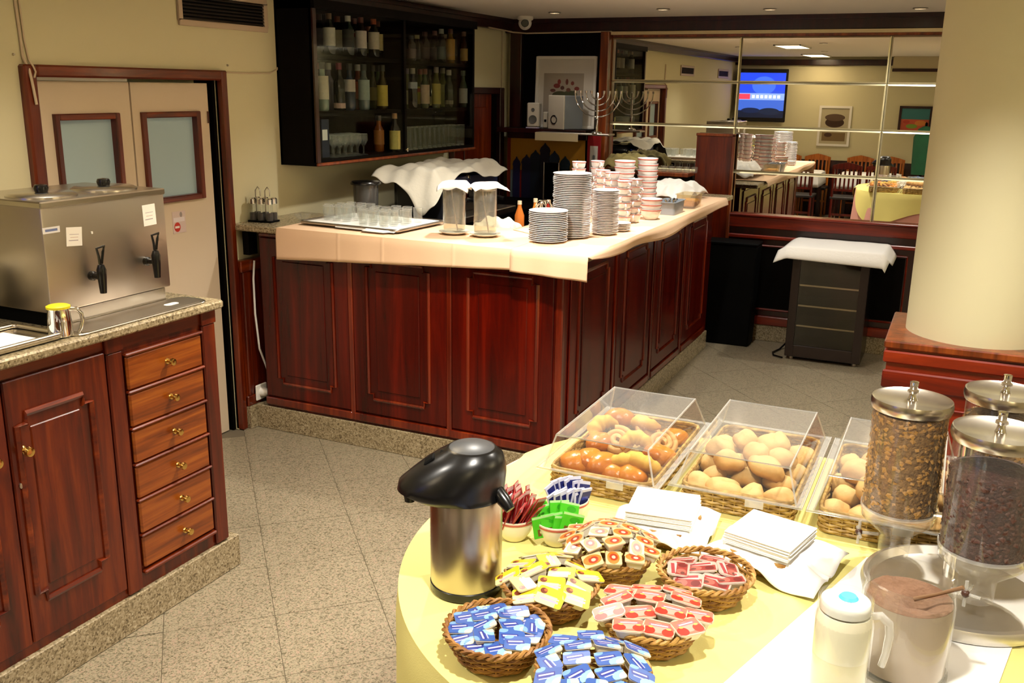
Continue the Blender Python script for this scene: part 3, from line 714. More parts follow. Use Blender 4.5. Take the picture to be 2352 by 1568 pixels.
rows = [(-0.17, [0.06, 0.125, 0.19]), (-0.11, [-0.22, -0.155, -0.09, 0.025, 0.09, 0.155, 0.22]), (-0.05, [-0.25, -0.19, -0.125, -0.06, 0.05, 0.115, 0.18, 0.25]), (0.015, [-0.22, -0.155, -0.09, 0.02, 0.085, 0.15, 0.215]), (0.08, [-0.2, -0.14, -0.075, 0.1, 0.165, 0.235])]
rn = ['front', 'second', 'middle', 'fourth', 'back']
first = True
for ri, (y, xs_) in enumerate(rows):
    for k, x in enumerate(xs_):
        a = R(-3); X_, Y_ = x + rnd(-.005, .005), y + rnd(-.005, .005)
        loc = (-2.865 + X_ * math.cos(a) - Y_ * math.sin(a), 4.345 + X_ * math.sin(a) + Y_ * math.cos(a), TZ + 0.0165)
        lab = 'small clear tumbler, %s from the left in the %s row on the tray' % (ORD[k], rn[ri])
        if first: g0.location = loc; g0['label'] = lab; first = False
        else: dup(g0, loc, label=lab)

# ---- two tall glass jars covered with napkins
for (x, y, lab, sw) in ((-2.318, 4.262, 'left of the two tall glass jars covered with white napkins', 0), (-2.147, 4.272, 'right of the two tall glass jars covered with white napkins', 1)):
    sc = tag(B().lathe([(0, 0.003), (0.045, 0.003), (0.05, 0.0), (0.078, 0.011), (0.079, 0.014), (0.05, 0.006), (0, 0.006)], 32).build('saucer', M_china2, loc=(x, y, TZ), smooth=40), 'cream saucer under the %s glass jar' % ('left' if not sw else 'right'), 'saucer')
    j = thing('glass_jar', lab, 'jar', (x, y, TZ + 0.0078))
    B().lathe([(0, 0.0), (0.056, 0.0), (0.058, 0.004), (0.058, 0.245), (0.055, 0.245), (0.055, 0.012), (0, 0.012)], 32).build('glass', M_glass2, j, smooth=40)
    B().lathe([(0, 0.0125), (0.0545, 0.0125), (0.0545, 0.19 + 0.03 * sw), (0, 0.19 + 0.03 * sw)], 28).build('contents', clear('jar_liquid_%d' % sw, 'f3f0e4' if not sw else 'efecdf', 0.06), j, smooth=40)
    B().tube([(0.03, -0.02, 0.013), (0.012, -0.03, 0.13), (-0.002, -0.034, 0.24)], 0.004, 6).build('ladle', M_steel2, j, smooth=60)
    def nap(u, v, sw=sw):
        a, b = (u - .5) * 0.172, (v - .5) * 0.172
        r = math.hypot(a, b); z = 0.257
        ex = max(0.0, r - 0.062)
        k = 0.75 + 0.6 * max(0, math.cos(4 * math.atan2(b, a) + 0.6))
        z -= ex * (1.1 if not sw else 0.8) * k; s_ = 1 - ex * 1.6
        return (a * s_ + (0.03 * ex / 0.07 if sw and a > 0 else 0), b * s_, z + 0.004 * math.sin(30 * a) * math.cos(26 * b))
    nm = B().grid(nap, 20, 20).build('napkin', M_linen, None, loc=(x, y, TZ + 0.0065), rot=(0, 0, R(20 + 25 * sw)), smooth=60, solid=-0.0012)
    tag(nm, 'white napkin draped over the %s glass jar' % ('left' if not sw else 'right'), 'napkin')

# ---- stacked plates
def plate_bm(r, h):
    return B().lathe([(0, 0.0015), (r * 0.58, 0.0015), (r * 0.6, 0.0), (r * 0.64, 0.002), (r * 0.97, h * 1.15), (r, h * 1.35), (r * 0.985, h * 1.55), (r * 0.62, 0.0055), (0, 0.0055)], 36)
def stack(name, lab, cat, group, bm, mat, x, y, z, n, dz, extra=None, jit=0.002, band=None):
    me = None
    for k in range(n):
        if me is None:
            o = bm.build(name, mat, smooth=40); me = o.data
        else:
            o = bpy.data.objects.new(name, me); COL.objects.link(o)
        o.location = (x + rnd(-jit, jit), y + rnd(-jit, jit), z + k * dz); o.rotation_euler = (0, 0, rnd(0, 6.28))
        kk = n - 1 - k
        tag(o, lab % (('topmost' if kk == 0 else ORD[kk] + ' from the top') if kk < len(ORD) else 'lowest'), cat, group)
stack('dinner_plate', 'white plate, %s in the short wide stack nearest the bar corner', 'plate', 'plates in the short stack', plate_bm(0.096, 0.0085), M_china, -1.798, 4.262, TZ, 17, 0.0088)
stack('dinner_plate', 'white plate, %s in the tallest stack on the bar', 'plate', 'plates in the tallest stack', plate_bm(0.097, 0.0085), M_china, -1.752, 4.452, TZ, 36, 0.0088)
stack('saucer', 'white saucer, %s in the stack right of the tallest plates', 'saucer', 'saucers in the tall stack', plate_bm(0.070, 0.008), M_china, -1.640, 4.640, TZ, 27, 0.0083)
stack('saucer', 'small white saucer, %s in the little stack beside the tall saucers', 'saucer', 'saucers in the little stack', plate_bm(0.055, 0.008), M_china, -1.605, 4.79, TZ, 5, 0.0083)
def bowl_thing(lab, group, loc, rz=0, r=0.062, h=0.062, mat=None, band=True):
    t = thing('bowl', lab, 'bowl', loc, rz, group)
    B().lathe([(0, 0.003), (r * 0.48, 0.003), (r * 0.52, 0.0), (r * 0.60, 0.004), (r * 0.86, h * 0.42), (r * 0.98, h * 0.85), (r, h), (r * 0.955, h), (r * 0.80, h * 0.42), (r * 0.5, 0.012), (0, 0.009)], 32).build('body', mat or M_china, t, smooth=50)
    if band: B().lathe([(r * 0.976, h * 0.85), (r * 0.996, h * 0.85), (r * 1.004, h * 0.93), (r * 0.985, h * 0.93)], 32).build('rim_band', M_redband, t, smooth=50)
    return t
b0 = None
def bstack(x, y, n, r, dz, where, group):
    global b0
    for k in range(n):
        kk = n - 1 - k
        lab = 'white bowl with red band, %s %s' % ('topmost' if kk == 0 else ORD[kk] + ' from the top', where)
        loc = (x + rnd(-.002, .002), y + rnd(-.002, .002), TZ + k * dz)
        if b0 is None: b0 = bowl_thing(lab, group, loc)
        else:
            t = dup(b0, loc, label=lab, group=group); t.scale = (r / 0.062,) * 3
bstack(-1.80, 5.40, 9, 0.062, 0.0325, 'in the tall bowl stack, left', 'bowls in the tall left stack')
bstack(-1.715, 5.58, 9, 0.062, 0.0335, 'in the tall bowl stack, right', 'bowls in the tall right stack')
bstack(-1.605, 5.33, 3, 0.061, 0.029, 'in the low stack of three bowls', 'bowls in the low stack')
# ---- coffee cups with handles, stacked in columns
cup0 = None
def cup(loc, rz, lab, group):
    global cup0
    if cup0 is None:
        cup0 = thing('coffee_cup', lab, 'cup', loc, rz, group)
        B().lathe([(0, 0.003), (0.020, 0.003), (0.022, 0.0), (0.026, 0.004), (0.036, 0.022), (0.041, 0.050), (0.039, 0.050), (0.034, 0.022), (0.02, 0.008), (0, 0.007)], 22).build('body', M_china, cup0, smooth=50)
        B().lathe([(0.0400, 0.044), (0.0415, 0.044), (0.0419, 0.047), (0.0405, 0.047)], 22).build('rim_band', M_redband, cup0, smooth=50)
        B().tube([(0.038, 0, 0.040), (0.054, 0, 0.041), (0.062, 0, 0.030), (0.056, 0, 0.017), (0.034, 0, 0.016)], 0.0042, 6).build('handle', M_china, cup0, smooth=60)
        return
    dup(cup0, loc, (0, 0, rz), lab, group)
for ci, (x, y, n, wh) in enumerate(((-1.665, 5.01, 6, 'in the front column of cups'), (-1.755, 5.06, 7, 'in the column behind the saucers'), (-1.65, 5.15, 6, 'in the low column near the three bowls'),
                                    (-2.01, 5.20, 8, 'in the tall left column behind the plates'), (-1.94, 5.32, 8, 'in the tall column left of the bowls'), (-1.85, 5.17, 7, 'in the hidden middle column of cups'))):
    for k in range(n):
        kk = n - 1 - k
        cup((x, y, TZ + k * 0.0385), R(-60 + rnd(-35, 35)), 'white coffee cup, %s %s' % ('topmost' if kk == 0 else ORD[kk] + ' from the top', wh), 'coffee cups on the bar')

# ---- food pans at the far end of the bar
def pan(name, lab, cat, x, y, sx, sy, h, mat, rz=0, parts=None):
    t = thing(name, lab, cat, (x, y, TZ), R(rz))
    o = B()
    P = lambda q, z: [(a * q, b * q, z) for a, b in rr(-sx, sx, -sy, sy, 0.02)]
    rings = [P(0.86, 0.002), P(0.88, 0.0), P(0.97, h), P(1.06, h), P(1.06, h + 0.003), P(0.95, h + 0.002), P(0.85, 0.006)]
    n = len(rings[0]); vs = [p for r_ in rings for p in r_]
    fs = [(i * n + j, i * n + (j + 1) % n, (i + 1) * n + (j + 1) % n, (i + 1) * n + j) for i in range(len(rings) - 1) for j in range(n)] + [tuple(range(n - 1, -1, -1)), tuple((len(rings) - 1) * n + j for j in range(n))]
    o._add(vs, fs); o.build('pan', mat, t, smooth=40)
    return t
cb = pan('cutlery_box', 'grey plastic cutlery box beside the stacked bowls', 'cutlery box', -1.585, 5.66, 0.062, 0.115, 0.075, pm('grey_plastic', '8d97a2', 0.35))
for k in range(4): BX('divider', pm('grey_plastic', '8d97a2', 0.35), -0.055, 0.055, -0.085 + k * 0.055, -0.082 + k * 0.055, 0.008, 0.07, cb)
for k in range(7): B().tube([(rnd(-.04, .04), -0.07 + 0.022 * k, 0.02), (rnd(-.03, .03), -0.06 + 0.022 * k, 0.085)], [0.003, 0.007], 6).build('cutlery', M_chrome, cb, smooth=50)
oj = pan('plastic_tub', 'clear plastic tub with orange food at the bar end', 'food tub', -1.567, 6.03, 0.065, 0.10, 0.085, clear('tub_plastic', 'f7efd8', 0.15))
B().box(-0.052, 0.052, -0.08, 0.08, 0.008, 0.05).build('contents', pm('orange_food', 'd99a1e', 0.5, var=0.3, vscale=40), oj, bevel=0.01)
wp = pan('food_pan', 'shallow steel food pan under white cloth at the far bar end', 'food pan', -1.80, 6.38, 0.12, 0.19, 0.055, M_steel)
def heap(w_, d_, h_, drop, seed, nx=36, ny=28):
    rs = random.Random(seed); ph = [rs.uniform(0, 6) for _ in range(8)]
    def fn(u, v):
        a, b = u * 2 - 1, v * 2 - 1
        m = max(abs(a), abs(b))
        z = h_ * (1 - 0.25 * (a * a + b * b)) + 0.012 * math.sin(5 * a + ph[0]) * math.sin(6 * b + ph[1]) + 0.007 * math.sin(13 * a + 7 * b + ph[2]) + 0.005 * math.sin(9 * b - 15 * a + ph[3])
        if m > 0.72: z -= drop * (m - 0.72) / 0.28 * (0.75 + 0.25 * math.sin(7 * math.atan2(b, a) + ph[4]))
        return (a * w_ * (1 + 0.04 * math.sin(5 * b + ph[5])), b * d_ * (1 + 0.05 * math.sin(4 * a + ph[6])), max(z, 0.002))
    return B().grid(fn, nx, ny)
wc = heap(0.19, 0.30, 0.125, 0.06, 4).build('cloth', M_linen, loc=(-1.80, 6.38, TZ), smooth=70, solid=-0.002)
tag(wc, 'crumpled white cloth covering the food pans at the bar end', 'cloth')
gp = thing('chafing_dish', 'round domed pan with a small knob on the far bar end', 'food pan', (-1.97, 5.88, TZ))
B().lathe([(0, 0.085), (0.05, 0.080), (0.11, 0.062), (0.125, 0.05), (0.125, 0.0), (0.12, 0.0), (0.118, 0.048), (0, 0.075)], 32).build('dome', M_steel, gp, smooth=50)
B().lathe([(0, 0.083), (0.008, 0.085), (0.007, 0.098), (0.014, 0.104), (0.012, 0.112), (0, 0.114)], 14).build('knob', M_black, gp, smooth=50)

# ---- condiment rack and little star dish at the wall end
cr = thing('condiment_rack', 'wire rack of small condiment jars at the wall end', 'condiment rack', (-3.455, 4.16, BT), R(6))
B().box(-0.075, 0.075, -0.045, 0.045, 0.0, 0.010).build('base', M_blackm, cr, bevel=0.003)
for s_ in (-1, 1): B().tube([(0.03 * s_ - 0.015, 0, 0.008), (0.03 * s_ - 0.015, 0, 0.17), (0.03 * s_, 0, 0.19), (0.03 * s_ + 0.015, 0, 0.17), (0.03 * s_ + 0.015, 0, 0.14)], 0.003, 6).build('wire_handle', M_steel2, cr, smooth=60)
for k, x in enumerate((-0.052, 0.0, 0.052)):
    for y in (-0.022, 0.022):
        j = B().lathe([(0, 0.01), (0.019, 0.01), (0.020, 0.02), (0.020, 0.10), (0, 0.10)], 16, x, y).build('jar', M_glass2, cr, smooth=40)
        B().lathe([(0, 0.011), (0.0175, 0.011), (0.0175, 0.05), (0, 0.052)], 14, x, y).build('contents', pm('dark_spice', '241a12', 0.7), j)
        B().lathe([(0, 0.10), (0.021, 0.10), (0.021, 0.125), (0.014, 0.132), (0, 0.133)], 16, x, y).build('jar_cap', M_chrome, j, smooth=40)
sp = B()
for k in range(10): pass
star = [((0.055 if k % 2 == 0 else 0.032) * math.cos(k * math.pi / 5), (0.055 if k % 2 == 0 else 0.032) * math.sin(k * math.pi / 5)) for k in range(10)]
sd = thing('star_dish', 'small clear star-shaped glass dish behind the tray of tumblers', 'dish', (-3.30, 4.31, BT + 0.001))
n_ = 10; vs = [(x * 0.5, y * 0.5, 0.0) for x, y in star] + [(x, y, 0.035) for x, y in star] + [(x * 0.94, y * 0.94, 0.035) for x, y in star] + [(x * 0.45, y * 0.45, 0.006) for x, y in star]
B()._add(vs, [(i + n_ * r_, (i + 1) % n_ + n_ * r_, (i + 1) % n_ + n_ * (r_ + 1), i + n_ * (r_ + 1)) for r_ in range(3) for i in range(n_)] + [tuple(range(9, -1, -1)), tuple(range(30, 40))]).build('bowl', M_glass2, sd)

# ---- espresso machine on the back counter with a cloth thrown over it, grinder next to it
back = BX('back_counter', M_dark, -3.5, -2.95, 4.64, 7.24, 0.0, 1.02)
tag(back, 'dark back counter along the wall behind the bar', 'counter')
MZ = 1.022
em = thing('espresso_machine', 'black and steel espresso machine half covered by a white cloth', 'espresso machine', (-2.985, 5.62, MZ))
BX('body', M_black, -0.30, 0.06, -0.42, 0.42, 0.05, 0.345, em, bevel=0.05, seg=3, smooth=50)
BX('side_panel', pm('dark_grey_panel', '22242a', 0.3), -0.25, 0.10, -0.45, -0.405, 0.06, 0.33, em, bevel=0.03, seg=3, smooth=50)
BX('control_panel', pm('navy_panel', '1b2a5e', 0.3), 0.055, 0.075, -0.36, 0.36, 0.245, 0.325, em, bevel=0.006)
BX('drip_grid', M_steel, 0.06, 0.20, -0.40, 0.40, 0.05, 0.09, em, bevel=0.005)
for y in (-0.2, 0.12):
    g = B().lathe([(0, 0.17), (0.033, 0.17), (0.036, 0.20), (0.036, 0.24), (0, 0.245)], 18, 0.11, y).build('group_head', M_chrome, em, smooth=40)
    B().tube([(0.12, y, 0.185), (0.17, y, 0.18), (0.24, y, 0.165)], [0.010, 0.012, 0.014], 8).build('handle', M_black, g, smooth=60)
    B().lathe([(0, 0), (0.016, 0), (0.016, 0.018), (0, 0.02)], 14).build('dial', M_chrome, em, loc=(0.075, y + 0.1, 0.315), rot=(0, R(90), 0), smooth=40)
for x in (-0.26, 0.03):
    for y in (-0.36, 0.36): B().cyl(x, y, 0.0, 0.055, 0.022, 12).build('foot', M_black, em)
def mcloth(u, v):
    a = -0.29 + 0.46 * u; b = -0.62 + 1.05 * v
    z = 0.388 - 0.03 * max(0, 0.35 - v) + 0.018 * math.sin(9 * u + 2) * math.sin(8 * v + 1) + 0.008 * math.sin(23 * u + 11 * v) + 0.006 * math.sin(31 * v - 9 * u)
    if v < 0.16: z -= (0.16 - v) / 0.16 * (0.05 + 0.20 * math.exp(-((u - 0.75) / 0.22) ** 2)); b += 0.05 * (0.16 - v) / 0.16 * 0.6
    if u > 0.78: z -= (u - 0.78) / 0.22 * (0.06 + 0.012 * math.sin(10 * v)); a -= 0.02 * (u - 0.78) / 0.22
    return (a, b, z)
tag(B().grid(mcloth, 44, 60).build('cloth', M_linen2, loc=(-2.985, 5.55, MZ), smooth=70, solid=-0.003), 'crumpled white cloth thrown over the espresso machine', 'cloth')
gr = thing('coffee_grinder', 'coffee grinder with black lid and amber bean hopper', 'coffee grinder', (-3.21, 4.80, MZ))
gr.scale = (0.92, 0.92, 0.9)
B().lathe([(0, 0.0), (0.075, 0.0), (0.08, 0.01), (0.07, 0.12), (0.0, 0.13)], 24).build('base', M_black, gr, smooth=40)
B().lathe([(0.04, 0.13), (0.078, 0.155), (0.082, 0.345), (0.079, 0.345), (0.075, 0.16), (0.038, 0.135)], 28).build('hopper', clear('amber_plastic', '9a8a3c', 0.10), gr, smooth=40)
B().lathe([(0, 0.136), (0.04, 0.136), (0.073, 0.16), (0.074, 0.22), (0, 0.23)], 24).build('beans', pm('coffee_beans', '1d110a', 0.5, var=0.5, vscale=90, bump=0.8, bscale=120), gr, smooth=40)
B().lathe([(0, 0.372), (0.09, 0.366), (0.098, 0.356), (0.098, 0.346), (0.0, 0.345)], 30).build('lid', M_black, gr, smooth=40)
# white cloth and tins behind the jars
wb = heap(0.15, 0.13, 0.20, 0.17, 9).build('cloth', M_linen2, loc=(-2.335, 4.79, 0.99), smooth=70, solid=-0.002)
tag(wb, 'white cloth heap behind the right glass jar', 'cloth')
BX('under_shelf', M_dark, -2.9, -2.15, 4.58, 5.2, 0.93, 0.985, bar)
for k, (x, y, col, h_, lab) in enumerate(((-2.30, 5.02, 'c9702a', 0.21, 'orange juice bottle behind the plates, left one'), (-2.235, 5.10, 'd08436', 0.22, 'orange juice bottle behind the plates, right one'), (-2.21, 5.24, 'b02a20', 0.20, 'red ketchup bottle behind the tall plates'))):
    t = thing('sauce_bottle', lab, 'bottle', (x, y, 1.06), group='bottles behind the bar top')
    B().lathe([(0, 0), (0.026, 0), (0.028, 0.01), (0.028, h_ * 0.6), (0.012, h_ * 0.82), (0.011, h_ * 0.9), (0, h_ * 0.9)], 16).build('body', pm('sauce_' + col, col, 0.25), t, smooth=50)
    B().lathe([(0, h_ * 0.9), (0.013, h_ * 0.9), (0.012, h_), (0, h_)], 14).build('cap', pm('cap_cream', 'd9c7a8', 0.4), t, smooth=40)
BX('inner_shelf', M_dark, -2.42, -2.16, 4.96, 5.4, 1.02, 1.058, bar)
bd = thing('wire_basket', 'chrome wire whisk bundle behind the short plate stack', 'kitchen utensil', (-2.03, 4.72, TZ + 0.001))
for k in range(6):
    a = k * math.pi / 6; B().tube([(0.06 * math.cos(a) * math.cos(t * math.pi / 8 - 0.3), 0.06 * math.sin(a) * math.cos(t * math.pi / 8 - 0.3), 0.05 + 0.09 * math.sin(t * math.pi / 8)) for t in range(0, 9)], 0.003, 5).build('wire', M_chrome, bd, smooth=60)
B().lathe([(0, 0), (0.03, 0), (0.03, 0.06), (0, 0.065)], 14).build('handle', M_black, bd, smooth=40)

# ================================================================= DRINKS CABINET
CX0, CX1, CY0, CY1, CZ0, CZ1 = XL, -3.30, 4.45, 6.38, 1.455, 2.352
M_pane = clear('cabinet_pane', 'f2f5f2', 0.0, gloss=0.25)
cab = thing('drinks_cabinet', 'black wall cabinet full of bottles and glasses above the bar', 'drinks cabinet')
BX('back', M_dark, CX0, CX0 + 0.015, CY0, CY1, CZ0, CZ1, cab)
BX('side', M_dark, CX0, CX1, CY0, CY0 + 0.025, CZ0, CZ1, cab, bevel=0.003)
BX('side', M_dark, CX0, CX1, CY1 - 0.025, CY1, CZ0, CZ1, cab, bevel=0.003)
BX('bottom', M_dark, CX0, CX1, CY0 + 0.025, CY1 - 0.025, CZ0, CZ0 + 0.035, cab)
BX('bottom_trim', M_teak, CX1 - 0.004, CX1 + 0.012, CY0, CY1, CZ0, CZ0 + 0.018, cab, bevel=0.004)
BX('top', M_dark, CX0, CX1 + 0.02, CY0, CY1, CZ1 - 0.05, CZ1, cab)
BX('stile', M_woodD, CX1 - 0.02, CX1 + 0.008, CY0, CY0 + 0.03, CZ0 + 0.02, CZ1 - 0.05, cab)
ydiv = 5.415
BX('divider', M_dark, CX0 + 0.015, CX1, ydiv - 0.012, ydiv + 0.012, CZ0 + 0.035, CZ1 - 0.05, cab)
s1, s2 = 2.065, 1.755
BX('shelf', M_dark, CX0 + 0.015, CX1 - 0.03, CY0 + 0.025, ydiv - 0.012, s1 - 0.02, s1, cab)
BX('shelf', M_dark, CX0 + 0.015, CX1 - 0.03, CY0 + 0.025, ydiv - 0.012, s2 - 0.02, s2, cab)
BX('shelf', M_dark, CX0 + 0.015, CX1 - 0.03, ydiv + 0.012, CY1 - 0.025, s1 - 0.025, s1 - 0.005, cab)
BX('shelf', M_dark, CX0 + 0.015, CX1 - 0.03, ydiv + 0.012, CY1 - 0.025, s2 - 0.02, s2, cab)
BX('glass_door', M_pane, CX1 - 0.012, CX1 - 0.008, CY0 + 0.03, ydiv + 0.02, CZ0 + 0.035, CZ1 - 0.05, cab)
BX('glass_door', M_pane, CX1 - 0.006, CX1 - 0.002, ydiv - 0.02, CY1 - 0.025, CZ0 + 0.035, CZ1 - 0.05, cab)
B().lathe([(0, 0), (0.012, 0), (0.012, 0.012), (0, 0.014)], 12).build('lock', M_chrome, cab, loc=(CX1, ydiv, CZ0 + 0.045), rot=(0, R(90), 0), smooth=40)
def bottle(px, base, h, r, glass, label, cap, desc, where, lo=0.12, hi=0.52, xx=-3.42, neck=0.30, group='bottles in the drinks cabinet', lab2=None):
    y = PX(px, 200, xx).y
    if px < 928: y = min(y, ydiv - 0.05)
    t = thing('bottle', (desc + ', ' + where), 'bottle', (xx, y, base + 0.001), 0, group)
    rn_ = 0.014
    B().lathe([(0, 0.003), (r * 0.85, 0.0), (r, 0.008), (r, h * (1 - neck - 0.12)), (r * 0.82, h * (1 - neck - 0.05)), (rn_ * 1.15, h * (1 - neck + 0.04)), (rn_, h * 0.97), (0, h * 0.97)], 18).build('glass', pm('glass_' + glass, glass, 0.08, coat=0.5), t, smooth=50)
    if label:
        B().lathe([(r * 1.0, h * lo), (r * 1.025, h * lo), (r * 1.025, h * hi), (r * 1.0, h * hi)], 18).build('label', pm('label_' + label, label, 0.6, var=0.2, vscale=60), t, smooth=50)
    if lab2:
        B().lathe([(r * 1.02, h * (hi - 0.14)), (r * 1.035, h * (hi - 0.14)), (r * 1.035, h * (hi - 0.04)), (r * 1.02, h * (hi - 0.04))], 18).build('label', pm('label_' + lab2, lab2, 0.6), t, smooth=50)
    B().lathe([(0, h * 0.86), (rn_ * 1.25, h * 0.86), (rn_ * 1.25, h), (0, h)], 14).build('cap', pm('cap_' + cap, cap, 0.35), t, smooth=40)
W = 'on the %s cabinet shelf'
LT, LM, RT_, RM = W % 'top left', W % 'middle left', W % 'top right', W % 'middle right'
for a in ((738, '10140f', '55505a', '3a1512', 'dark bottle with narrow grey label, far left', LT), (760, '0c120c', 'cfcac2', '5a3a22', 'wine bottle with broad white label', LT), (779, '0d0d10', 'd2c8b0', '7a3a20', 'wine bottle with cream white label', LT),
          (803, '10201a', '3c3c3c', 'b8b6ae', 'dark green bottle with silver neck', LT), (817, '120a0a', 'c9beb4', '6b2030', 'bottle with red and white label', LT), (832, '140c0c', 'cfc4c0', '5a1a1a', 'red-capped bottle with white square label', LT),
          (849, '4a2c12', '8c8468', '7a3018', 'small amber bottle', LT), (861, '10100c', 'c8beb0', 'a04828', 'bottle with slim white label', LT), (871, '10140c', 'c8b884', '5a2a20', 'bottle with cream label, far right', LT)):
    px, g_, l_, c_, d_, wh = a
    sm = 'small' in d_
    bottle(px, s1, 0.19 if sm else 0.228, 0.026 if sm else 0.034, g_, l_, c_, d_, wh, 0.16 if sm else 0.22, 0.5 if sm else 0.66, neck=0.24, xx=-3.375 if px in (760, 803, 832, 861) else -3.47, lab2='a83a2a' if px == 817 else None)
for a in ((729, '3a1a10', 'd2bfa6', '5a1a14', 'reddish bottle with cream stripe, far left', LM, 0.05, 0.32), (741, '8a9a8c', 'd8d0bc', '2a2a2a', 'clear bottle with tall cream label', LM, 0.24, 0.72), (755, '77748a', None, 'c9c9c4', 'lavender glass bottle with white neck ring', LM, 0, 0),
          (779, '0a0d0c', 'b89c94', '7c2a42', 'black bottle with small pale labels and red cap', LM, 0.05, 0.16), (803, '22304a', 'c4bab4', '20242c', 'blue bottle with white upper label', LM, 0.4, 0.66), (822, '5a1a12', 'b8503c', 'b8b8b8', 'bottle with red label and silver cap', LM, 0.24, 0.62),
          (836, '5a6a6e', 'a6b6b2', '30383a', 'pale teal bottle with grey label', LM, 0.22, 0.66), (856, '3a3a20', '9a8c50', '20180c', 'slim olive bottle with gold stripe', LM, 0.2, 0.5), (878, '3a3010', 'c9b650', '2a2418', 'broad bottle with shiny gold label', LM, 0.08, 0.55), (896, '46583a', 'aab0a8', '26281c', 'green bottle with pale shoulder', LM, 0.5, 0.62)):
    px, g_, l_, c_, d_, wh, lo, hi = a
    bottle(px, s2, 0.27, 0.03 if 'slim' in d_ else 0.034, g_, l_, c_, d_, wh, lo, hi, xx=-3.375 if px in (741, 779, 803, 836, 878) else -3.47)
for a in ((946, '2a1610', '6a5a58', '3a3434', 'short dark bottle, far left', RT_, 0.2), (959, '3a3018', '7c6c68', 'c9bf90', 'brown bottle with pale neck foil', RT_, 0.22), (977, '180c0c', '3a2a2a', '3c1a1a', 'plain dark red bottle', RT_, 0.24), (999, '1c0e12', '6e5c58', '8a5a5a', 'dark bottle with pink cap', RT_, 0.27),
          (1014, '0c1410', '4a5450', '9a9a98', 'dark green bottle with grey cap', RT_, 0.28), (1022, '2a1c08', 'b89a70', '8c7c70', 'bottle with tan label', RT_, 0.25), (1035, '6a4a0a', 'b8861c', '6a3a2a', 'bottle with bright mustard yellow label', RT_, 0.29), (1051, '14141a', 'b4aca0', '202634', 'bottle with black and white label', RT_, 0.26), (1066, '3a2410', 'b08c54', '8a6a62', 'bottle with tan band, far right', RT_, 0.28)):
    px, g_, l_, c_, d_, wh, h_ = a
    bottle(px, s1 - 0.005, h_ * 0.8, 0.031, g_, l_, c_, d_, wh, 0.1, 0.70 if 'mustard' in d_ else 0.48, neck=0.25, xx=-3.375 if px in (946, 977, 1014, 1035, 1066) else -3.47)
for a in ((934, '6a7050', 'b8b090', '6a6478', 'pale green bottle, far left', RM, 0.1, 0.45), (948, '1a1a24', 'b4bcc8', '8c8478', 'black bottle with blue and white ribbon', RM, 0.5, 0.66), (965, '56581c', 'c9b81e', '7a3028', 'bottle with bright yellow label', RM, 0.1, 0.55), (976, '30402a', 'd0b8a0', '6a3a30', 'bottle with pinkish white label', RM, 0.12, 0.6),
          (986, '1c1c10', 'b4ac80', '3a3034', 'dark bottle with low cream label', RM, 0.06, 0.3), (1002, '5a5c30', 'c2b45c', '9a8a84', 'bottle with large pale yellow label', RM, 0.1, 0.6), (1017, '5c6430', 'b8bc78', '8a8470', 'tall bottle with yellow-green label', RM, 0.02, 0.58), (1031, '24301a', '9a947c', 'a8a49a', 'dark olive bottle with white cap', RM, 0.1, 0.2), (1047, '3a4438', 'c4beb4', 'b4b0ac', 'clear bottle with black and white label', RM, 0.1, 0.6), (1064, '2e4a42', 'c8c8c6', '5a6a66', 'teal bottle with two white labels, far right', RM, 0.12, 0.52)):
    px, g_, l_, c_, d_, wh, lo, hi = a
    bottle(px, s2, 0.275 if px in (1017, 1002) else 0.26, 0.031, g_, l_, c_, d_, wh, lo, hi, xx=-3.375 if px in (948, 976, 1002, 1031, 1064) else -3.47, lab2='c2602a' if px == 965 else ('2a2a2c' if px == 1047 else None))
bz = CZ0 + 0.036
bottle(868, bz, 0.225, 0.033, '8c4a1a', 'a86a2c', '2a1a14', 'amber liqueur bottle', 'on the bottom left cabinet shelf', 0.2, 0.6)
bottle(905, bz, 0.24, 0.035, '20160a', 'd0bf68', 'b88a58', 'bottle with big cream label and copper foil', 'on the bottom left cabinet shelf', 0.06, 0.55, xx=-3.345)
bxo = thing('carton', 'small blue and white carton at the left of bottom shelf', 'carton', (-3.40, PX(734, 285, -3.40).y, bz))
BX('box', pm('navy_card', '2c3246', 0.6), -0.03, 0.03, -0.022, 0.05, 0, 0.22, bxo, bevel=0.002)
BX('label', M_paper, 0.03, 0.0312, -0.018, 0.03, 0.10, 0.16, bxo)
gl0 = thing('drinking_glass', 'x', 'glass', group='stemmed glasses in the drinks cabinet')
B().lathe([(0, 0), (0.028, 0.0), (0.026, 0.003), (0.005, 0.008), (0.0045, 0.05), (0.012, 0.058), (0.028, 0.085), (0.026, 0.125), (0.025, 0.125), (0.026, 0.085), (0.010, 0.060), (0, 0.056)], 16).build('glass', M_glass2, gl0, smooth=50)
B().tube([(0.0255 * math.cos(a * math.pi / 8), 0.0255 * math.sin(a * math.pi / 8), 0.125) for a in range(16)], 0.0012, 5, True).build('rim', M_acrylE, gl0, smooth=60)  # milky ring gives the rim a built-in highlight
first = True
for ri, x in enumerate((-3.345, -3.41, -3.475)):
    for k in range(6):
        y = 4.68 + k * 0.062 + 0.02 * ri; lab = 'stemmed glass, %s from the left in the %s row of the bottom left shelf' % (ORD[k], ('front', 'middle', 'back')[ri])
        if first: gl0.location = (x, y, bz); gl0['label'] = lab; first = False
        else: dup(gl0, (x, y, bz), label=lab)
gl1 = thing('tall_glass', 'x', 'glass', group='tall glasses in the drinks cabinet')
B().lathe([(0, 0.0), (0.024, 0.0), (0.027, 0.145), (0.0255, 0.145), (0.0225, 0.008), (0, 0.008)], 16).build('glass', M_glass, gl1, smooth=50)
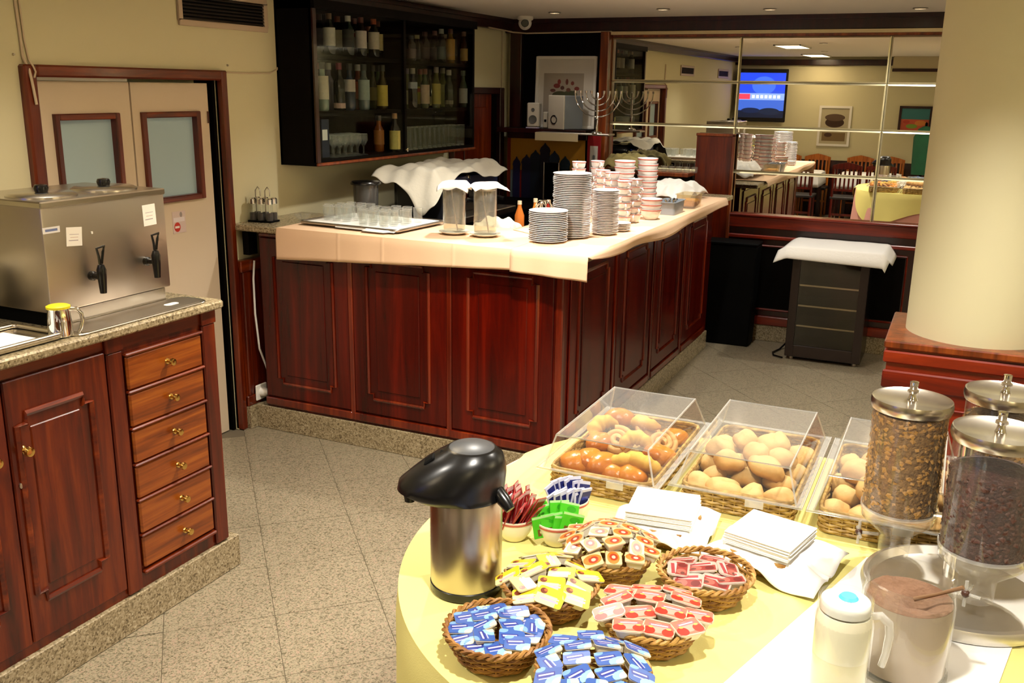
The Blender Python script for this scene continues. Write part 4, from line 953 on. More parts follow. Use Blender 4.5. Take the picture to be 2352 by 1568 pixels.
B().tube([(0.0263 * math.cos(a * math.pi / 8), 0.0263 * math.sin(a * math.pi / 8), 0.145) for a in range(16)], 0.0012, 5, True).build('rim', M_acrylE, gl1, smooth=60)  # milky rim and base parts stand in for highlights on the glass
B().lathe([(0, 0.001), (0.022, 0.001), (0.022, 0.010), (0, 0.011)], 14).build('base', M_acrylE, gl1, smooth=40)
first = True
for ri, x in enumerate((-3.35, -3.43)):
    for k in range(13):
        y = 5.475 + k * 0.066; lab = 'tall straight glass, %s from the left in the %s row, bottom right shelf' % (ORD[k], ('front', 'back')[ri])
        if first: gl1.location = (x, y, bz); gl1['label'] = lab; first = False
        else: dup(gl1, (x, y, bz), label=lab)
# ================================================================= NICHE BEHIND THE BAR
nz = 1.585
ns = thing('niche_shelf', 'dark shelf in the niche carrying speakers and a framed picture', 'shelf', (0, 0, nz))
BX('board', M_dark, -3.49, -2.72, 7.16, 7.44, -0.03, 0.0, ns, bevel=0.003)
BX('front_edge', M_woodD, -3.49, -2.72, 7.145, 7.16, -0.034, 0.002, ns, bevel=0.003)
pf = thing('framed_picture', 'white framed picture of red flowers standing behind the subwoofer', 'picture', (-3.01, 7.425, nz + 0.002), rot=(R(-2), 0, 0))
fw, fh = 0.265, 0.565
B().box(-fw, -fw + 0.022, -0.02, 0, 0, fh).box(fw - 0.022, fw, -0.02, 0, 0, fh).box(-fw + 0.022, fw - 0.022, -0.02, 0, 0, 0.022).box(-fw + 0.022, fw - 0.022, -0.02, 0, fh - 0.022, fh).build('frame', M_white, pf, bevel=0.003)
art = printed('flower_print', 'd6cfc4', [('r', 0.46, 0.42, 0.36, 0.37, 'a89c8c'), ('e', 0.48, 0.34, 0.17, 0.10, '2e1a1c'), ('e', 0.40, 0.46, 0.14, 0.06, '4a4a34'), ('e', 0.58, 0.47, 0.13, 0.06, '4c5038'), ('e', 0.34, 0.60, 0.06, 0.035, '7c3430'), ('e', 0.27, 0.53, 0.05, 0.025, '6c4038'), ('e', 0.38, 0.66, 0.03, 0.04, '8a3c36'), ('e', 0.44, 0.57, 0.035, 0.03, '5c3a34'), ('e', 0.70, 0.56, 0.045, 0.03, '7e3a34'), ('e', 0.62, 0.64, 0.03, 0.03, '80423a'), ('e', 0.52, 0.66, 0.025, 0.045, '6c3a34'), ('e', 0.55, 0.54, 0.04, 0.03, '74483c'), ('r', 0.36, 0.2, 0.02, 0.09, '5a4030'), ('r', 0.60, 0.2, 0.02, 0.09, '5a4030'), ('r', 0.5, 0.14, 0.3, 0.02, '6a4a3a')], axes=(0, 2))
BX('print', art, -fw + 0.022, fw - 0.022, -0.006, -0.003, 0.022, fh - 0.022, pf)
M_spk = pm('speaker_silver', 'b8ae9c', 0.4, var=0.05)
sp1 = thing('loudspeaker', 'small silver loudspeaker on the left of the niche shelf', 'loudspeaker', (-3.205, 7.25, nz + 0.002), R(12))
BX('body', M_spk, -0.05, 0.05, -0.055, 0.055, 0.01, 0.20, sp1, bevel=0.008)
BX('foot', M_steel, -0.055, 0.055, -0.06, 0.06, 0, 0.01, sp1)
for z, r in ((0.07, 0.033), (0.145, 0.014)): B().lathe([(0, 0.002), (r * 0.8, 0.001), (r, 0.004), (r, 0.0)], 20).build('driver', pm('driver_grey', '55524c', 0.5), sp1, loc=(0, -0.055, z), rot=(R(90), 0, 0), smooth=40)
sp2 = thing('cordless_handset', 'small pale device beside the small loudspeaker', 'device', (-3.115, 7.29, nz + 0.002))
B().box(-0.025, 0.025, -0.02, 0.02, 0, 0.13).build('body', M_spk, sp2, bevel=0.008)
BX('button_strip', M_black, -0.01, 0.01, -0.0212, -0.02, 0.05, 0.07, sp2)
sw_ = thing('subwoofer', 'silver grey subwoofer box with a round port on the shelf', 'subwoofer', (-2.93, 7.235, nz + 0.002), R(-22))
BX('body', pm('sub_side', '747a80', 0.4), -0.085, 0.085, -0.09, 0.12, 0, 0.26, sw_, bevel=0.004)
BX('front_panel', M_spk, -0.087, 0.087, -0.105, -0.09, 0, 0.262, sw_, bevel=0.004)
B().lathe([(0.0, -0.012), (0.024, -0.010), (0.028, 0.002), (0.034, 0.003), (0.036, 0.0)], 24).build('port', M_black, sw_, loc=(-0.02, -0.106, 0.075), rot=(R(90), 0, 0), smooth=40)
# many-armed candle holder on a small glass shelf in front of the post
cs = thing('corner_shelf', 'narrow pale shelf edge under the candle holder and subwoofer', 'shelf', (-2.66, 7.035, nz - 0.03))
BX('board', M_steel2, -0.42, 0.19, -0.04, 0.10, 0, 0.014, cs, bevel=0.003)
BX('paper_edging', pm('beige_paper', 'c0b08c', 0.8), -0.42, -0.06, -0.045, -0.04, -0.05, 0.012, cs)
ch = thing('candelabrum', 'silver nine-armed candle holder on the shelf beside the post', 'candle holder', (-2.585, 7.035, nz - 0.015))
B().lathe([(0, 0), (0.045, 0), (0.04, 0.01), (0.012, 0.02), (0.010, 0.10), (0.016, 0.11), (0.009, 0.12), (0.009, 0.30), (0, 0.31)], 18).build('stem', M_chrome, ch, smooth=50)
for k, w_ in enumerate((0.05, 0.095, 0.14, 0.185)):
    pts = [(w_ * math.cos(t * math.pi / 12), 0, 0.30 - w_ * 0.95 * math.sin(t * math.pi / 12)) for t in range(13)]
    B().tube(pts, 0.0055, 6).build('arm', M_chrome, ch, smooth=60)
    for s_ in (-1, 1): B().lathe([(0, 0), (0.008, 0), (0.011, 0.02), (0.008, 0.02), (0, 0.015)], 10, s_ * w_, 0, 0.298).build('cup', M_chrome, ch, smooth=50)
# ornamental screen below the shelf
os_ = thing('ornate_screen', 'mustard yellow screen with a dark row of pointed domes below shelf', 'decorative panel', (-3.10, 7.30, 0.90))
BX('board', pm('mustard_paint', 'b07c18', 0.6), -0.34, 0.32, 0.0, 0.02, 0.0, 0.64, os_)
BX('top_band', M_woodD, -0.36, 0.34, -0.012, 0.02, 0.60, 0.655, os_, bevel=0.003)
BX('side_post', pm('rust_paint', '7c2408', 0.5), -0.36, -0.335, -0.012, 0.02, 0.0, 0.60, os_)
dc = ['1a1c4a', '111438', '0a1a2a', '0b0b1e', '10243a', '0d2430', '120a20']
for k, (x, w_, h_) in enumerate(((-0.275, 0.030, 0.40), (-0.185, 0.040, 0.42), (-0.105, 0.042, 0.46), (-0.02, 0.040, 0.52), (0.065, 0.040, 0.46), (0.16, 0.040, 0.42), (0.265, 0.032, 0.40))):
    poly = [(-w_, 0), (w_, 0), (w_, h_ - 0.05), (w_ * 1.15, h_ - 0.035), (w_ * 0.9, h_ - 0.008), (w_ * 0.3, h_ + 0.012), (0, h_ + 0.03), (-w_ * 0.3, h_ + 0.012), (-w_ * 0.9, h_ - 0.008), (-w_ * 1.15, h_ - 0.035), (-w_, h_ - 0.05)]
    b_ = B(); b_.M = Matrix.Rotation(R(90), 4, 'X'); b_.prism(poly, 0.002, 0.014); b_.build('dome', pm('dome_paint_%d' % k, dc[k], 0.5), os_, loc=(x, 0, 0.02))
for x, c_ in ((-0.235, '7a1410'), (-0.14, '2a2ab0'), (0.115, '8c1a12'), (0.215, '9aa0a0'), (-0.315, '6a7a80')):
    BX('stripe', pm('stripe_' + c_, c_, 0.5), x - 0.016, x + 0.016, -0.006, 0.0, 0.02, 0.34, os_)
pv = thing('red_panel', 'dark red upright panel with a small white print beside post', 'panel', (-2.70, 7.30, 0.9))
BX('board', pm('deep_red', '8c0a12', 0.5), -0.055, 0.055, 0, 0.02, 0, 0.64, pv)
BX('print', printed('small_print', 'cfc7bb', [('r', 0.5, 0.35, 0.22, 0.28, '9a968c'), ('e', 0.5, 0.55, 0.12, 0.1, '6a6e72')], axes=(0, 2)), -0.03, 0.035, -0.003, 0.0, 0.36, 0.56, pv)
pq = thing('picture_frame', 'thin silver picture frame standing in front of the ornate screen', 'picture', (-3.03, 7.22, 1.02), R(-8))
B().tube([(-0.07, 0, 0), (0.07, 0, 0), (0.07, 0, 0.30), (-0.07, 0, 0.30)], 0.006, 6, True).build('frame', M_steel2, pq, smooth=40)
BX('backing', M_blackm, -0.066, 0.066, 0.002, 0.006, 0.004, 0.296, pq)
BX('counter', M_dark, -3.5, -2.2, 7.0, 7.40, 0.0, 1.015, bar) if False else None
bc = tag(BX('low_counter', M_dark, -2.94, -2.2, 6.95, 7.26, 0.0, 1.015), 'low dark counter under the niche shelf', 'counter')
for k, (x, c_, h_) in enumerate(((-2.85, '7a3a20', 0.20), (-2.76, '284a70', 0.24), (-2.67, '3a6a4a', 0.22), (-2.58, 'a02a20', 0.19), (-2.49, '2a2a2a', 0.26), (-2.40, 'c0b8a0', 0.18))):
    t = thing('bottle', 'bottle on the low counter in the niche, %s from the left' % ORD[k], 'bottle', (x, 7.10 + 0.05 * (k % 2), 1.017), group='bottles on the low niche counter')
    B().lathe([(0, 0), (0.03, 0), (0.031, 0.01), (0.031, h_ * 0.6), (0.012, h_ * 0.8), (0.011, h_), (0, h_)], 16).build('glass', pm('nb_' + c_, c_, 0.2), t, smooth=50)
    B().lathe([(0.0312, h_ * 0.2), (0.0322, h_ * 0.2), (0.0322, h_ * 0.5), (0.0312, h_ * 0.5)], 16).build('label', M_paper, t, smooth=50)
fp = heap(0.2, 0.13, 0.11, 0.09, 12).build('cloth', pm('khaki_cloth', '9c8f5a', 0.9), loc=(-2.38, 7.22, 1.30), smooth=70, solid=-0.002)
tag(fp, 'folded khaki cloth on the shelf below the mirror, behind the bowls', 'cloth')
rk = thing('mirror_shelf', 'short wooden shelf with small glasses in front of the mirror', 'shelf', (-2.25, 7.30, 1.26))
BX('board', M_teak, -0.36, 0.36, -0.12, 0.13, 0, 0.03, rk, bevel=0.004)
for s_ in (-0.3, 0.3): BX('support', M_dark, s_ - 0.02, s_ + 0.02, -0.08, 0.12, -0.245, 0, rk)
for k in range(5):
    o = B().lathe([(0, 0), (0.022, 0), (0.026, 0.045), (0.0245, 0.045), (0.02, 0.006), (0, 0.006)], 14).build('small_glass', M_glass2, None, loc=(-2.10 + 0.06 * k, 7.26, 1.291), smooth=40)
    tag(o, 'tiny glass on the mirror shelf, %s from the left' % ORD[k], 'glass', 'tiny glasses on the mirror shelf')
# wooden flap door at the end of the bar
fd = thing('bar_flap', 'reddish brown wooden swing panel at the far end of bar', 'bar flap', (-1.745, 7.40, 0.0))
BX('board', M_woodV, -0.145, 0.145, -0.015, 0.015, 0.30, 1.572, fd, bevel=0.004)
BX('edge', M_teak, 0.128, 0.15, -0.02, 0.02, 0.30, 1.58, fd, bevel=0.003)
BX('top_edge', M_teak, -0.15, 0.15, -0.02, 0.02, 1.565, 1.585, fd, bevel=0.003)
BX('foot', M_woodV, -0.14, 0.14, -0.012, 0.012, 0, 0.30, fd)
bk = thing('black_bin', 'black box in the dark gap between bar and wall', 'bin', (-1.52, 7.22, 0))
B().frustum(-0.17, 0.185, -0.06, 0.12, 0.0, -0.19, 0.20, -0.07, 0.13, 0.78).build('body', M_blackm, bk, bevel=0.01)
BX('lid', M_blackm, -0.195, 0.205, -0.075, 0.135, 0.78, 0.80, bk, bevel=0.006)

# ================================================================= WINE COOLER
wf = thing('wine_cooler', 'small black wine cooler with glass door and wire shelves', 'wine cooler', (-0.765, 6.985, 0))
BX('body_side', M_black, -0.262, -0.235, 0.0, 0.42, 0.02, 0.83, wf); BX('body_side', M_black, 0.235, 0.262, 0.0, 0.42, 0.02, 0.83, wf)
BX('body_back', M_black, -0.235, 0.235, 0.39, 0.42, 0.02, 0.83, wf); BX('body_top', M_black, -0.262, 0.262, 0.0, 0.42, 0.80, 0.83, wf); BX('body_bottom', M_black, -0.235, 0.235, 0.0, 0.42, 0.02, 0.09, wf)
M_fdr = pm('cooler_frame', '20130e', 0.4)
dr = B().box(-0.262, -0.205, -0.03, -0.002, 0.03, 0.82).box(0.205, 0.262, -0.03, -0.002, 0.03, 0.82).box(-0.205, 0.205, -0.03, -0.002, 0.03, 0.115).box(-0.205, 0.205, -0.03, -0.002, 0.745, 0.82).build('door', M_fdr, wf, bevel=0.003)
BX('pane', clear('cooler_pane', 'dedbd2', 0.0), -0.205, 0.205, -0.02, -0.015, 0.115, 0.745, dr)
BX('handle', M_steel2, -0.225, -0.218, -0.045, -0.03, 0.745, 0.785, dr)
for k, z in enumerate((0.25, 0.40, 0.55)):
    s_ = BX('shelf', M_chrome, -0.23, 0.23, 0.004, 0.012, z, z + 0.012, wf)
    BX('board', M_black, -0.228, 0.228, 0.014, 0.38, z + 0.001, z + 0.006, s_)
for k in range(8):
    for s_ in (-1, 1): B().ball((s_ * 0.226, 0.004, 0.16 + 0.075 * k), 0.006, 8, 6).build('shelf_stud', M_chrome, wf, smooth=60)
for x in (-0.22, 0.22): B().cyl(x, 0.03, 0.0, 0.02, 0.018, 10).build('foot', M_steel2, wf)
def fcloth(u, v):
    x = -0.365 + 0.75 * u
    if v < 0.55: return (x + 0.02, 0.44 - 0.50 * (v / 0.55), 0.838 + 0.001 * math.sin(20 * u))
    t = (v - 0.55) / 0.45; return (x - 0.02 * t + 0.0, -0.06 - 0.055 * math.sin(t * math.pi / 2), 0.838 - (0.075 + 0.02 * u) * t)
def fcloth2(u, v):
    x, y, z = fcloth(u, v)
    if x > 0.345: z -= min(0.13, (x - 0.345) * 1.4)
    if x < -0.30: z -= (-0.30 - x) * 0.5
    return (x, y, z)
tag(B().grid(fcloth2, 40, 20).build('cloth', M_linen, loc=(-0.765, 6.985, 0), smooth=50, solid=-0.003), 'white cloth laid over the top of the wine cooler', 'cloth')
cable('power_cable', 'black power cable curling on the floor beside wine cooler', [(-1.06, 7.30, 0.05), (-1.10, 7.2, 0.008), (-1.13, 7.08, 0.008), (-1.11, 7.0, 0.008), (-1.05, 6.97, 0.008), (-1.04, 6.965, 0.008)], 0.007, M_black)

# ================================================================= DINING END OF THE ROOM (seen in the mirror)
tv = thing('television', 'wall television showing a blue news picture, reflected in mirror', 'television', (-3.08, YF + 0.17, 1.83), R(-8))
BX('case', M_black, -0.40, 0.40, -0.06, 0.0, -0.40, 0.42, tv, bevel=0.01)
tvp = printed('tv_picture', '2446c8', [('r', 0.5, 0.80, 0.5, 0.20, '1f3fd8'), ('e', 0.55, 0.72, 0.25, 0.2, '3a62e0'), ('r', 0.5, 0.22, 0.5, 0.22, '3558b8'), ('r', 0.5, 0.06, 0.5, 0.10, '0a1226'), ('e', 0.3, 0.16, 0.2, 0.06, '0c1a3a'), ('e', 0.7, 0.14, 0.22, 0.08, '101a30'), ('r', 0.5, 0.47, 0.5, 0.075, '7f9ae8'), ('r', 0.14, 0.47, 0.13, 0.06, 'd83a52')] + [('r', 0.34 + 0.09 * k, 0.47, 0.03, 0.035, 'dfe8ff') for k in range(7)], emit=1.1, axes=(0, 2))
BX('screen', tvp, -0.365, 0.365, 0.0, 0.004, -0.335, 0.36, tv)
BX('bracket', M_blackm, -0.08, 0.08, -0.115, -0.06, -0.1, 0.1, tv)
def wallpic(x, z, w_, h_, frame, prt, lab):
    t = thing('wall_picture', lab, 'picture', (x, YF, z), group='pictures on the front wall')
    B().box(-w_, -w_ + 0.035, 0, 0.025, -h_, h_).box(w_ - 0.035, w_, 0, 0.025, -h_, h_).box(-w_ + 0.035, w_ - 0.035, 0, 0.025, -h_, -h_ + 0.035).box(-w_ + 0.035, w_ - 0.035, 0, 0.025, h_ - 0.035, h_).build('frame', frame, t)
    BX('print', prt, -w_ + 0.035, w_ - 0.035, 0, 0.012, -h_ + 0.035, h_ - 0.035, t)
wallpic(-1.93, 1.39, 0.245, 0.31, M_white, printed('basket_print', 'b3a88a', [('e', 0.5, 0.6, 0.34, 0.14, '3a2418'), ('e', 0.5, 0.74, 0.36, 0.10, '5a4636'), ('r', 0.5, 0.2, 0.42, 0.12, '7a6440'), ('e', 0.3, 0.25, 0.14, 0.06, '4a3020')], axes=(0, 2)), 'white framed basket picture on the front wall, reflected in mirror')
wallpic(-0.76, 1.52, 0.235, 0.20, M_woodD, printed('landscape_print', '3a7a7c', [('r', 0.5, 0.25, 0.5, 0.26, 'c0563a'), ('e', 0.4, 0.2, 0.2, 0.1, '7a9a3a'), ('e', 0.7, 0.35, 0.2, 0.12, 'd0803a'), ('e', 0.2, 0.4, 0.12, 0.08, 'b03a2a')], axes=(0, 2)), 'dark framed colourful landscape on the front wall, reflected')
# bulkhead with ceiling tiles at the right of the reflected wall
bh = struct(BX('trim_9', pm('bulkhead_paint', 'cdbd98', 0.8), -1.15, XR, YF, YF + 0.22, 2.22, ROOM_H))
BX('band', M_woodD, -1.15, XR, YF + 0.22, YF + 0.235, 2.22, 2.265, bh)
wf_ = struct(BX('trim_10', M_woodD, XL, XR, YF, YF + 0.03, 0.0, 0.86))
M_chair = wood('chair_red', '2a0604', '4e0e08', '6e1a0c')
M_chairo = wood('chair_orange', '8a4210', 'b8641c', 'd08434')
def chair(lab, loc, rz, mat, top, group):
    t = thing('dining_chair', lab, 'chair', loc, rz, group)
    for x in (-0.18, 0.18):
        B().tube([(x, -0.18, 0), (x * 0.96, -0.17, 0.43)], [0.016, 0.02], 6).build('leg', mat, t, smooth=50)
        B().tube([(x, 0.20, 0), (x, 0.18, 0.44), (x, 0.21, 0.90)], 0.019, 6).build('leg', mat, t, smooth=50)
    BX('seat', pm('seat_dark', '1c1210', 0.6), -0.21, 0.21, -0.21, 0.20, 0.43, 0.47, t, bevel=0.01)
    b_ = B(); b_.M = Matrix.Translation((0, 0.222, 0.86)) @ Matrix.Rotation(R(90), 4, 'X')
    b_.prism([(-0.2, 0), (0.2, 0), (0.2, 0.05), (0.12, 0.075), (0, 0.10), (-0.12, 0.075), (-0.2, 0.05)], 0, 0.022); b_.build('top_rail', top, t)
    BX('back_rail', mat, -0.18, 0.18, 0.18, 0.2, 0.55, 0.585, t)
    for k in range(6): BX('slat', mat, -0.155 + 0.058 * k, -0.13 + 0.058 * k, 0.188, 0.20, 0.585, 0.87, t)
    BX('stretcher', mat, -0.18, 0.18, 0.17, 0.19, 0.2, 0.23, t)
    return t
def dtable(x, y, lab, glab):
    t = thing('dining_table', 'dining table %s' % lab, 'table', (x, y, 0))
    BX('top', M_teak, -0.40, 0.40, -0.40, 0.40, 0.70, 0.73, t)
    for sx in (-1, 1):
        for sy in (-1, 1): BX('leg', M_woodD, sx * 0.36 - 0.025, sx * 0.36 + 0.025, sy * 0.36 - 0.025, sy * 0.36 + 0.025, 0, 0.70, t)
    def fn(u, v):
        a, b = (u * 2 - 1) * 0.56, (v * 2 - 1) * 0.56; z = 0.740
        ea, eb = max(0, abs(a) - 0.41), max(0, abs(b) - 0.41)
        ca, cb_ = max(-0.418, min(0.418, a)), max(-0.418, min(0.418, b))
        return (ca + (0.02 * ea / .15 if a > 0 else -0.02 * ea / .15), cb_ + (0.02 * eb / .15 if b > 0 else -0.02 * eb / .15), z - max(ea, eb) * 1.3)
    tag(B().grid(fn, 24, 24).build('tablecloth', M_linen, loc=(x, y, 0), smooth=40, solid=-0.002), 'white tablecloth on the %s' % glab, 'tablecloth', 'white dining tablecloths')
ch0 = None
defs = [(-2.35, -0.25, 'beside the front wall under the television', 'table under the television'), (-1.25, -0.25, 'beside the front wall under the basket picture', 'table under the basket picture'), (0.15, -0.25, 'beside the front wall under the landscape picture', 'table under the landscape picture')]
for i, (x, y, l1, l2) in enumerate(defs):
    dtable(x, y, l1, l2)
    for k, (dx, dy, a) in enumerate(((-0.225, 0.67, 180), (0.225, 0.68, 180), (-0.225, -0.67, 0), (0.225, -0.67, 0))):
        lab = '%s dining chair at the %s, %s side, %s one' % ('red brown' if dy > 0 else 'orange-topped', l2, 'near' if dy > 0 else 'wall', 'left' if dx < 0 else 'right')
        rz = R(0 if dy > 0 else 180)
        chair(lab, (x + dx, y + dy, 0), rz, M_chair if dy > 0 else M_chairo, M_chair if dy > 0 else M_chairo, 'dining chairs')
gn = thing('green_jacket', 'green jacket hanging on a stand at the right of the reflection', 'jacket', (-0.55, -0.10, 0))
B().lathe([(0, 0), (0.16, 0), (0.15, 0.02), (0.02, 0.04), (0.018, 1.5), (0, 1.52)], 14).build('stand', M_dark, gn, smooth=40)
B().lathe([(0.03, 1.46), (0.10, 1.42), (0.15, 1.30), (0.14, 1.0), (0.13, 0.78), (0.10, 0.78), (0.03, 1.3)], 20, 0, 0, 0, 1.0, 0.6).build('cloth', pm('jacket_green', '0d4a28', 0.8, var=0.3, vscale=9), gn, smooth=60)
# ================================================================= BUFFET TABLE
TCX, TCY, TT = -0.46, 2.12, 0.775
def outline(a, grow=0.0):
    """point on the table edge at angle a, pushed outwards by grow"""
    c, s_ = math.cos(a), math.sin(a)
    ax, b, e = (0.72 + grow, 0.86 + grow, 3.0) if s_ > 0 else (0.72 + grow, 0.775 + grow, 2.0)
    r = (abs(c / ax) ** e + abs(s_ / b) ** e) ** (-1 / e)
    return r * c, r * s_
tb = thing('buffet_table', 'round-ended buffet table under pink and yellow cloths', 'table', (TCX, TCY, 0))
B().prism([outline(2 * math.pi * k / 64, -0.01) for k in range(64)], TT - 0.035, TT - 0.004).build('top', M_teak, tb)
for sx in (-1, 1):
    for sy in (-1, 1): BX('leg', M_woodD, sx * 0.42 - 0.025, sx * 0.42 + 0.025, sy * 0.42 - 0.025, sy * 0.42 + 0.025, 0, TT - 0.035, tb)
def round_cloth(ztop, length, grow, amp, freq, na=160, nr=10, nd=12, seed=0.0):
    b_ = B(); vs = []; fs = []
    rows = []
    for j in range(nr + nd + 1):
        for i in range(na):
            a = 2 * math.pi * i / na
            L = length(a)
            if j <= nr:
                t = (j / nr) ** 0.8 if j else 0.0
                x, y = outline(a, grow); end = min(1.0, 1.0 + min(0.0, L))
                vs.append((x * t * end, y * t * end, ztop))
            else:
                d = (j - nr) / nd; L2 = max(L, 0.0)
                w_ = amp * d * math.sin(freq * a + seed) * (0.6 + 0.4 * math.sin(3 * a + seed)) + 0.012 * d + 0.006 * min(1, d * 6)
                if L2 < 0.01: w_ = 0
                x, y = outline(a, grow + w_); end = min(1.0, 1.0 + min(0.0, L))
                vs.append((x * end, y * end, ztop - L2 * d - (0.004 * min(1, d * 6) if L2 > 0.01 else 0)))
    for j in range(nr + nd):
        for i in range(na):
            k = (i + 1) % na
            if j == 0: fs.append((i + na, k + na, 0)) if False else fs.append((i, k, na + k, na + i))
            else: fs.append((j * na + i, j * na + k, (j + 1) * na + k, (j + 1) * na + i))
    return b_._add(vs, fs)
tag(round_cloth(TT, lambda a: 0.70, 0.002, 0.035, 15).build('tablecloth', M_pink, loc=(TCX, TCY, 0), smooth=70), 'pink under-cloth hanging to the floor around buffet table', 'tablecloth')
def ylen(a):
    d = (a - R(152) + math.pi) % (2 * math.pi) - math.pi
    base = 0.30 + 0.10 * math.cos(4 * (a - R(215)))
    k = math.exp(-(d / 0.32) ** 2)
    return base * (1 - k) - 0.028 * k
tag(round_cloth(TT + 0.005, ylen, 0.008, 0.020, 11, seed=1.0).build('tablecloth', M_yellow, loc=(TCX, TCY, 0), smooth=70), 'yellow tablecloth on top of the buffet table', 'tablecloth')
TZ2 = TT + 0.0065
rn_ = B().prism([(-0.355, 1.47), (0.02, 1.50), (0.17, 1.80), (0.225, 2.10), (0.20, 2.30), (-0.10, 2.33)], TZ2, TZ2 + 0.002).build('table_runner', pm('runner_white', 'f3f0ea', 0.85), smooth=30)
tag(rn_, 'white runner lying diagonally under the milk jug and cereal dispenser', 'table runner')
TZ3 = TZ2 + 0.0025
EXr, EYr = Vector((0.905, 0.4254, 0)), Vector((-0.4254, 0.905, 0))
RZV = math.atan2(0.4254, 0.905)

# ---- vacuum airpot
ap_ = thing('airpot', 'steel vacuum airpot with a black pump head', 'airpot', (-0.927, 1.76, TZ2), RZV)
B().lathe([(0, 0), (0.080, 0), (0.083, 0.004), (0.083, 0.020), (0.078, 0.024), (0, 0.024)], 40).build('base_ring', M_black, ap_, smooth=40)
B().lathe([(0, 0.022), (0.081, 0.022), (0.0822, 0.03), (0.0822, 0.230), (0.08, 0.236), (0, 0.236)], 48).build('body', pm('airpot_steel', 'c8bda8', 0.3, 1.0), ap_, smooth=40)
rings = [(0.232, 0.084, 0.084, 0.0), (0.234, 0.108, 0.087, -0.022), (0.246, 0.121, 0.090, -0.035), (0.264, 0.120, 0.090, -0.032), (0.288, 0.107, 0.087, -0.017), (0.311, 0.092, 0.081, -0.003), (0.330, 0.074, 0.071, 0.008), (0.341, 0.058, 0.057, 0.012), (0.345, 0.054, 0.053, 0.012)]
hb = B(); n = 40; vs = [(o + rx * math.cos(2 * math.pi * i / n), ry * math.sin(2 * math.pi * i / n), z) for z, rx, ry, o in rings for i in range(n)]
hb._add(vs, [(j * n + i, j * n + (i + 1) % n, (j + 1) * n + (i + 1) % n, (j + 1) * n + i) for j in range(len(rings) - 1) for i in range(n)] + [tuple(range(n - 1, -1, -1)), tuple((len(rings) - 1) * n + i for i in range(n))])
head = hb.build('pump_head', pm('airpot_black', '0c0c0d', 0.28), ap_, smooth=60)
B().lathe([(0, 0.351), (0.044, 0.349), (0.051, 0.345), (0.051, 0.341)], 32, 0.012, 0).build('push_button', pm('airpot_button', '4c4e51', 0.35), head, smooth=50)
slot = B(); slot.M = Matrix.Translation((-0.080, -0.012, 0.316)) @ Matrix.Rotation(R(-38), 4, 'Y'); slot.box(-0.014, 0.014, -0.016, 0.016, -0.004, 0.006); slot.build('lock_slot', M_blackm, head, bevel=0.003)
slot = B(); slot.M = Matrix.Translation((-0.052, -0.004, 0.333)) @ Matrix.Rotation(R(-25), 4, 'Y'); slot.box(-0.006, 0.006, -0.008, 0.008, -0.003, 0.004); slot.build('latch', M_blackm, head, bevel=0.001)
B().lathe([(0, 0.212), (0.012, 0.212), (0.016, 0.24), (0, 0.242)], 14, -0.128, 0.0).build('spout', M_black, head, smooth=40)
B().tube([(0.070, -0.03, 0.252), (0.086, -0.05, 0.238), (0.100, -0.062, 0.222)], [0.016, 0.016, 0.011], 10).build('hinge_lever', M_black, head, smooth=60)

# ---- round wicker baskets
M_wick = wicker('wicker_honey', '86581e', 'c09650')
M_wick2 = wicker('wicker_brown', '744818', 'a8793a')
bk_proto = {}
def basket(name, lab, loc, mat, r1=0.1055, r0=0.076, h=0.058):
    key = mat.name
    if key not in bk_proto:
        t = thing(name, lab, 'basket', loc, 0, 'round wicker baskets')
        n = 22
        B().lathe([(0, 0.001), (r0, 0.001), (r0, 0.004), (0, 0.004)], 30).build('bottom', mat, t)
        st = B()
        for k in range(n):
            a = 2 * math.pi * k / n
            st.tube([((r0 + (r1 - r0) * q) * math.cos(a), (r0 + (r1 - r0) * q) * math.sin(a), 0.003 + h * q) for q in (0, 0.5, 1)], 0.0024, 5)
        o = st.build('stakes', mat, t, smooth=60); o['kind'] = 'stuff'
        we = B(); m = 7
        for j in range(m):
            q = (j + 0.5) / m; r = r0 + (r1 - r0) * q; z = 0.003 + h * q
            we.tube([((r + 0.0034 * math.cos(n / 2 * 2 * math.pi * i / 88 + math.pi * j)) * math.cos(2 * math.pi * i / 88), (r + 0.0034 * math.cos(n / 2 * 2 * math.pi * i / 88 + math.pi * j)) * math.sin(2 * math.pi * i / 88), z) for i in range(88)], 0.0036, 5, True)
        o = we.build('weave', mat, t, smooth=60); o['kind'] = 'stuff'
        for ph in (0, math.pi):
            B().tube([((r1 + 0.004 * math.cos(18 * 2 * math.pi * i / 108 + ph)) * math.cos(2 * math.pi * i / 108), (r1 + 0.004 * math.cos(18 * 2 * math.pi * i / 108 + ph)) * math.sin(2 * math.pi * i / 108), h + 0.004 + 0.004 * math.sin(18 * 2 * math.pi * i / 108 + ph)) for i in range(108)], 0.0040, 5, True).build('rim_braid', mat, t, smooth=60)
        bk_proto[key] = t
        return t
    return dup(bk_proto[key], loc, (0, 0, rnd(0, 6)), lab)
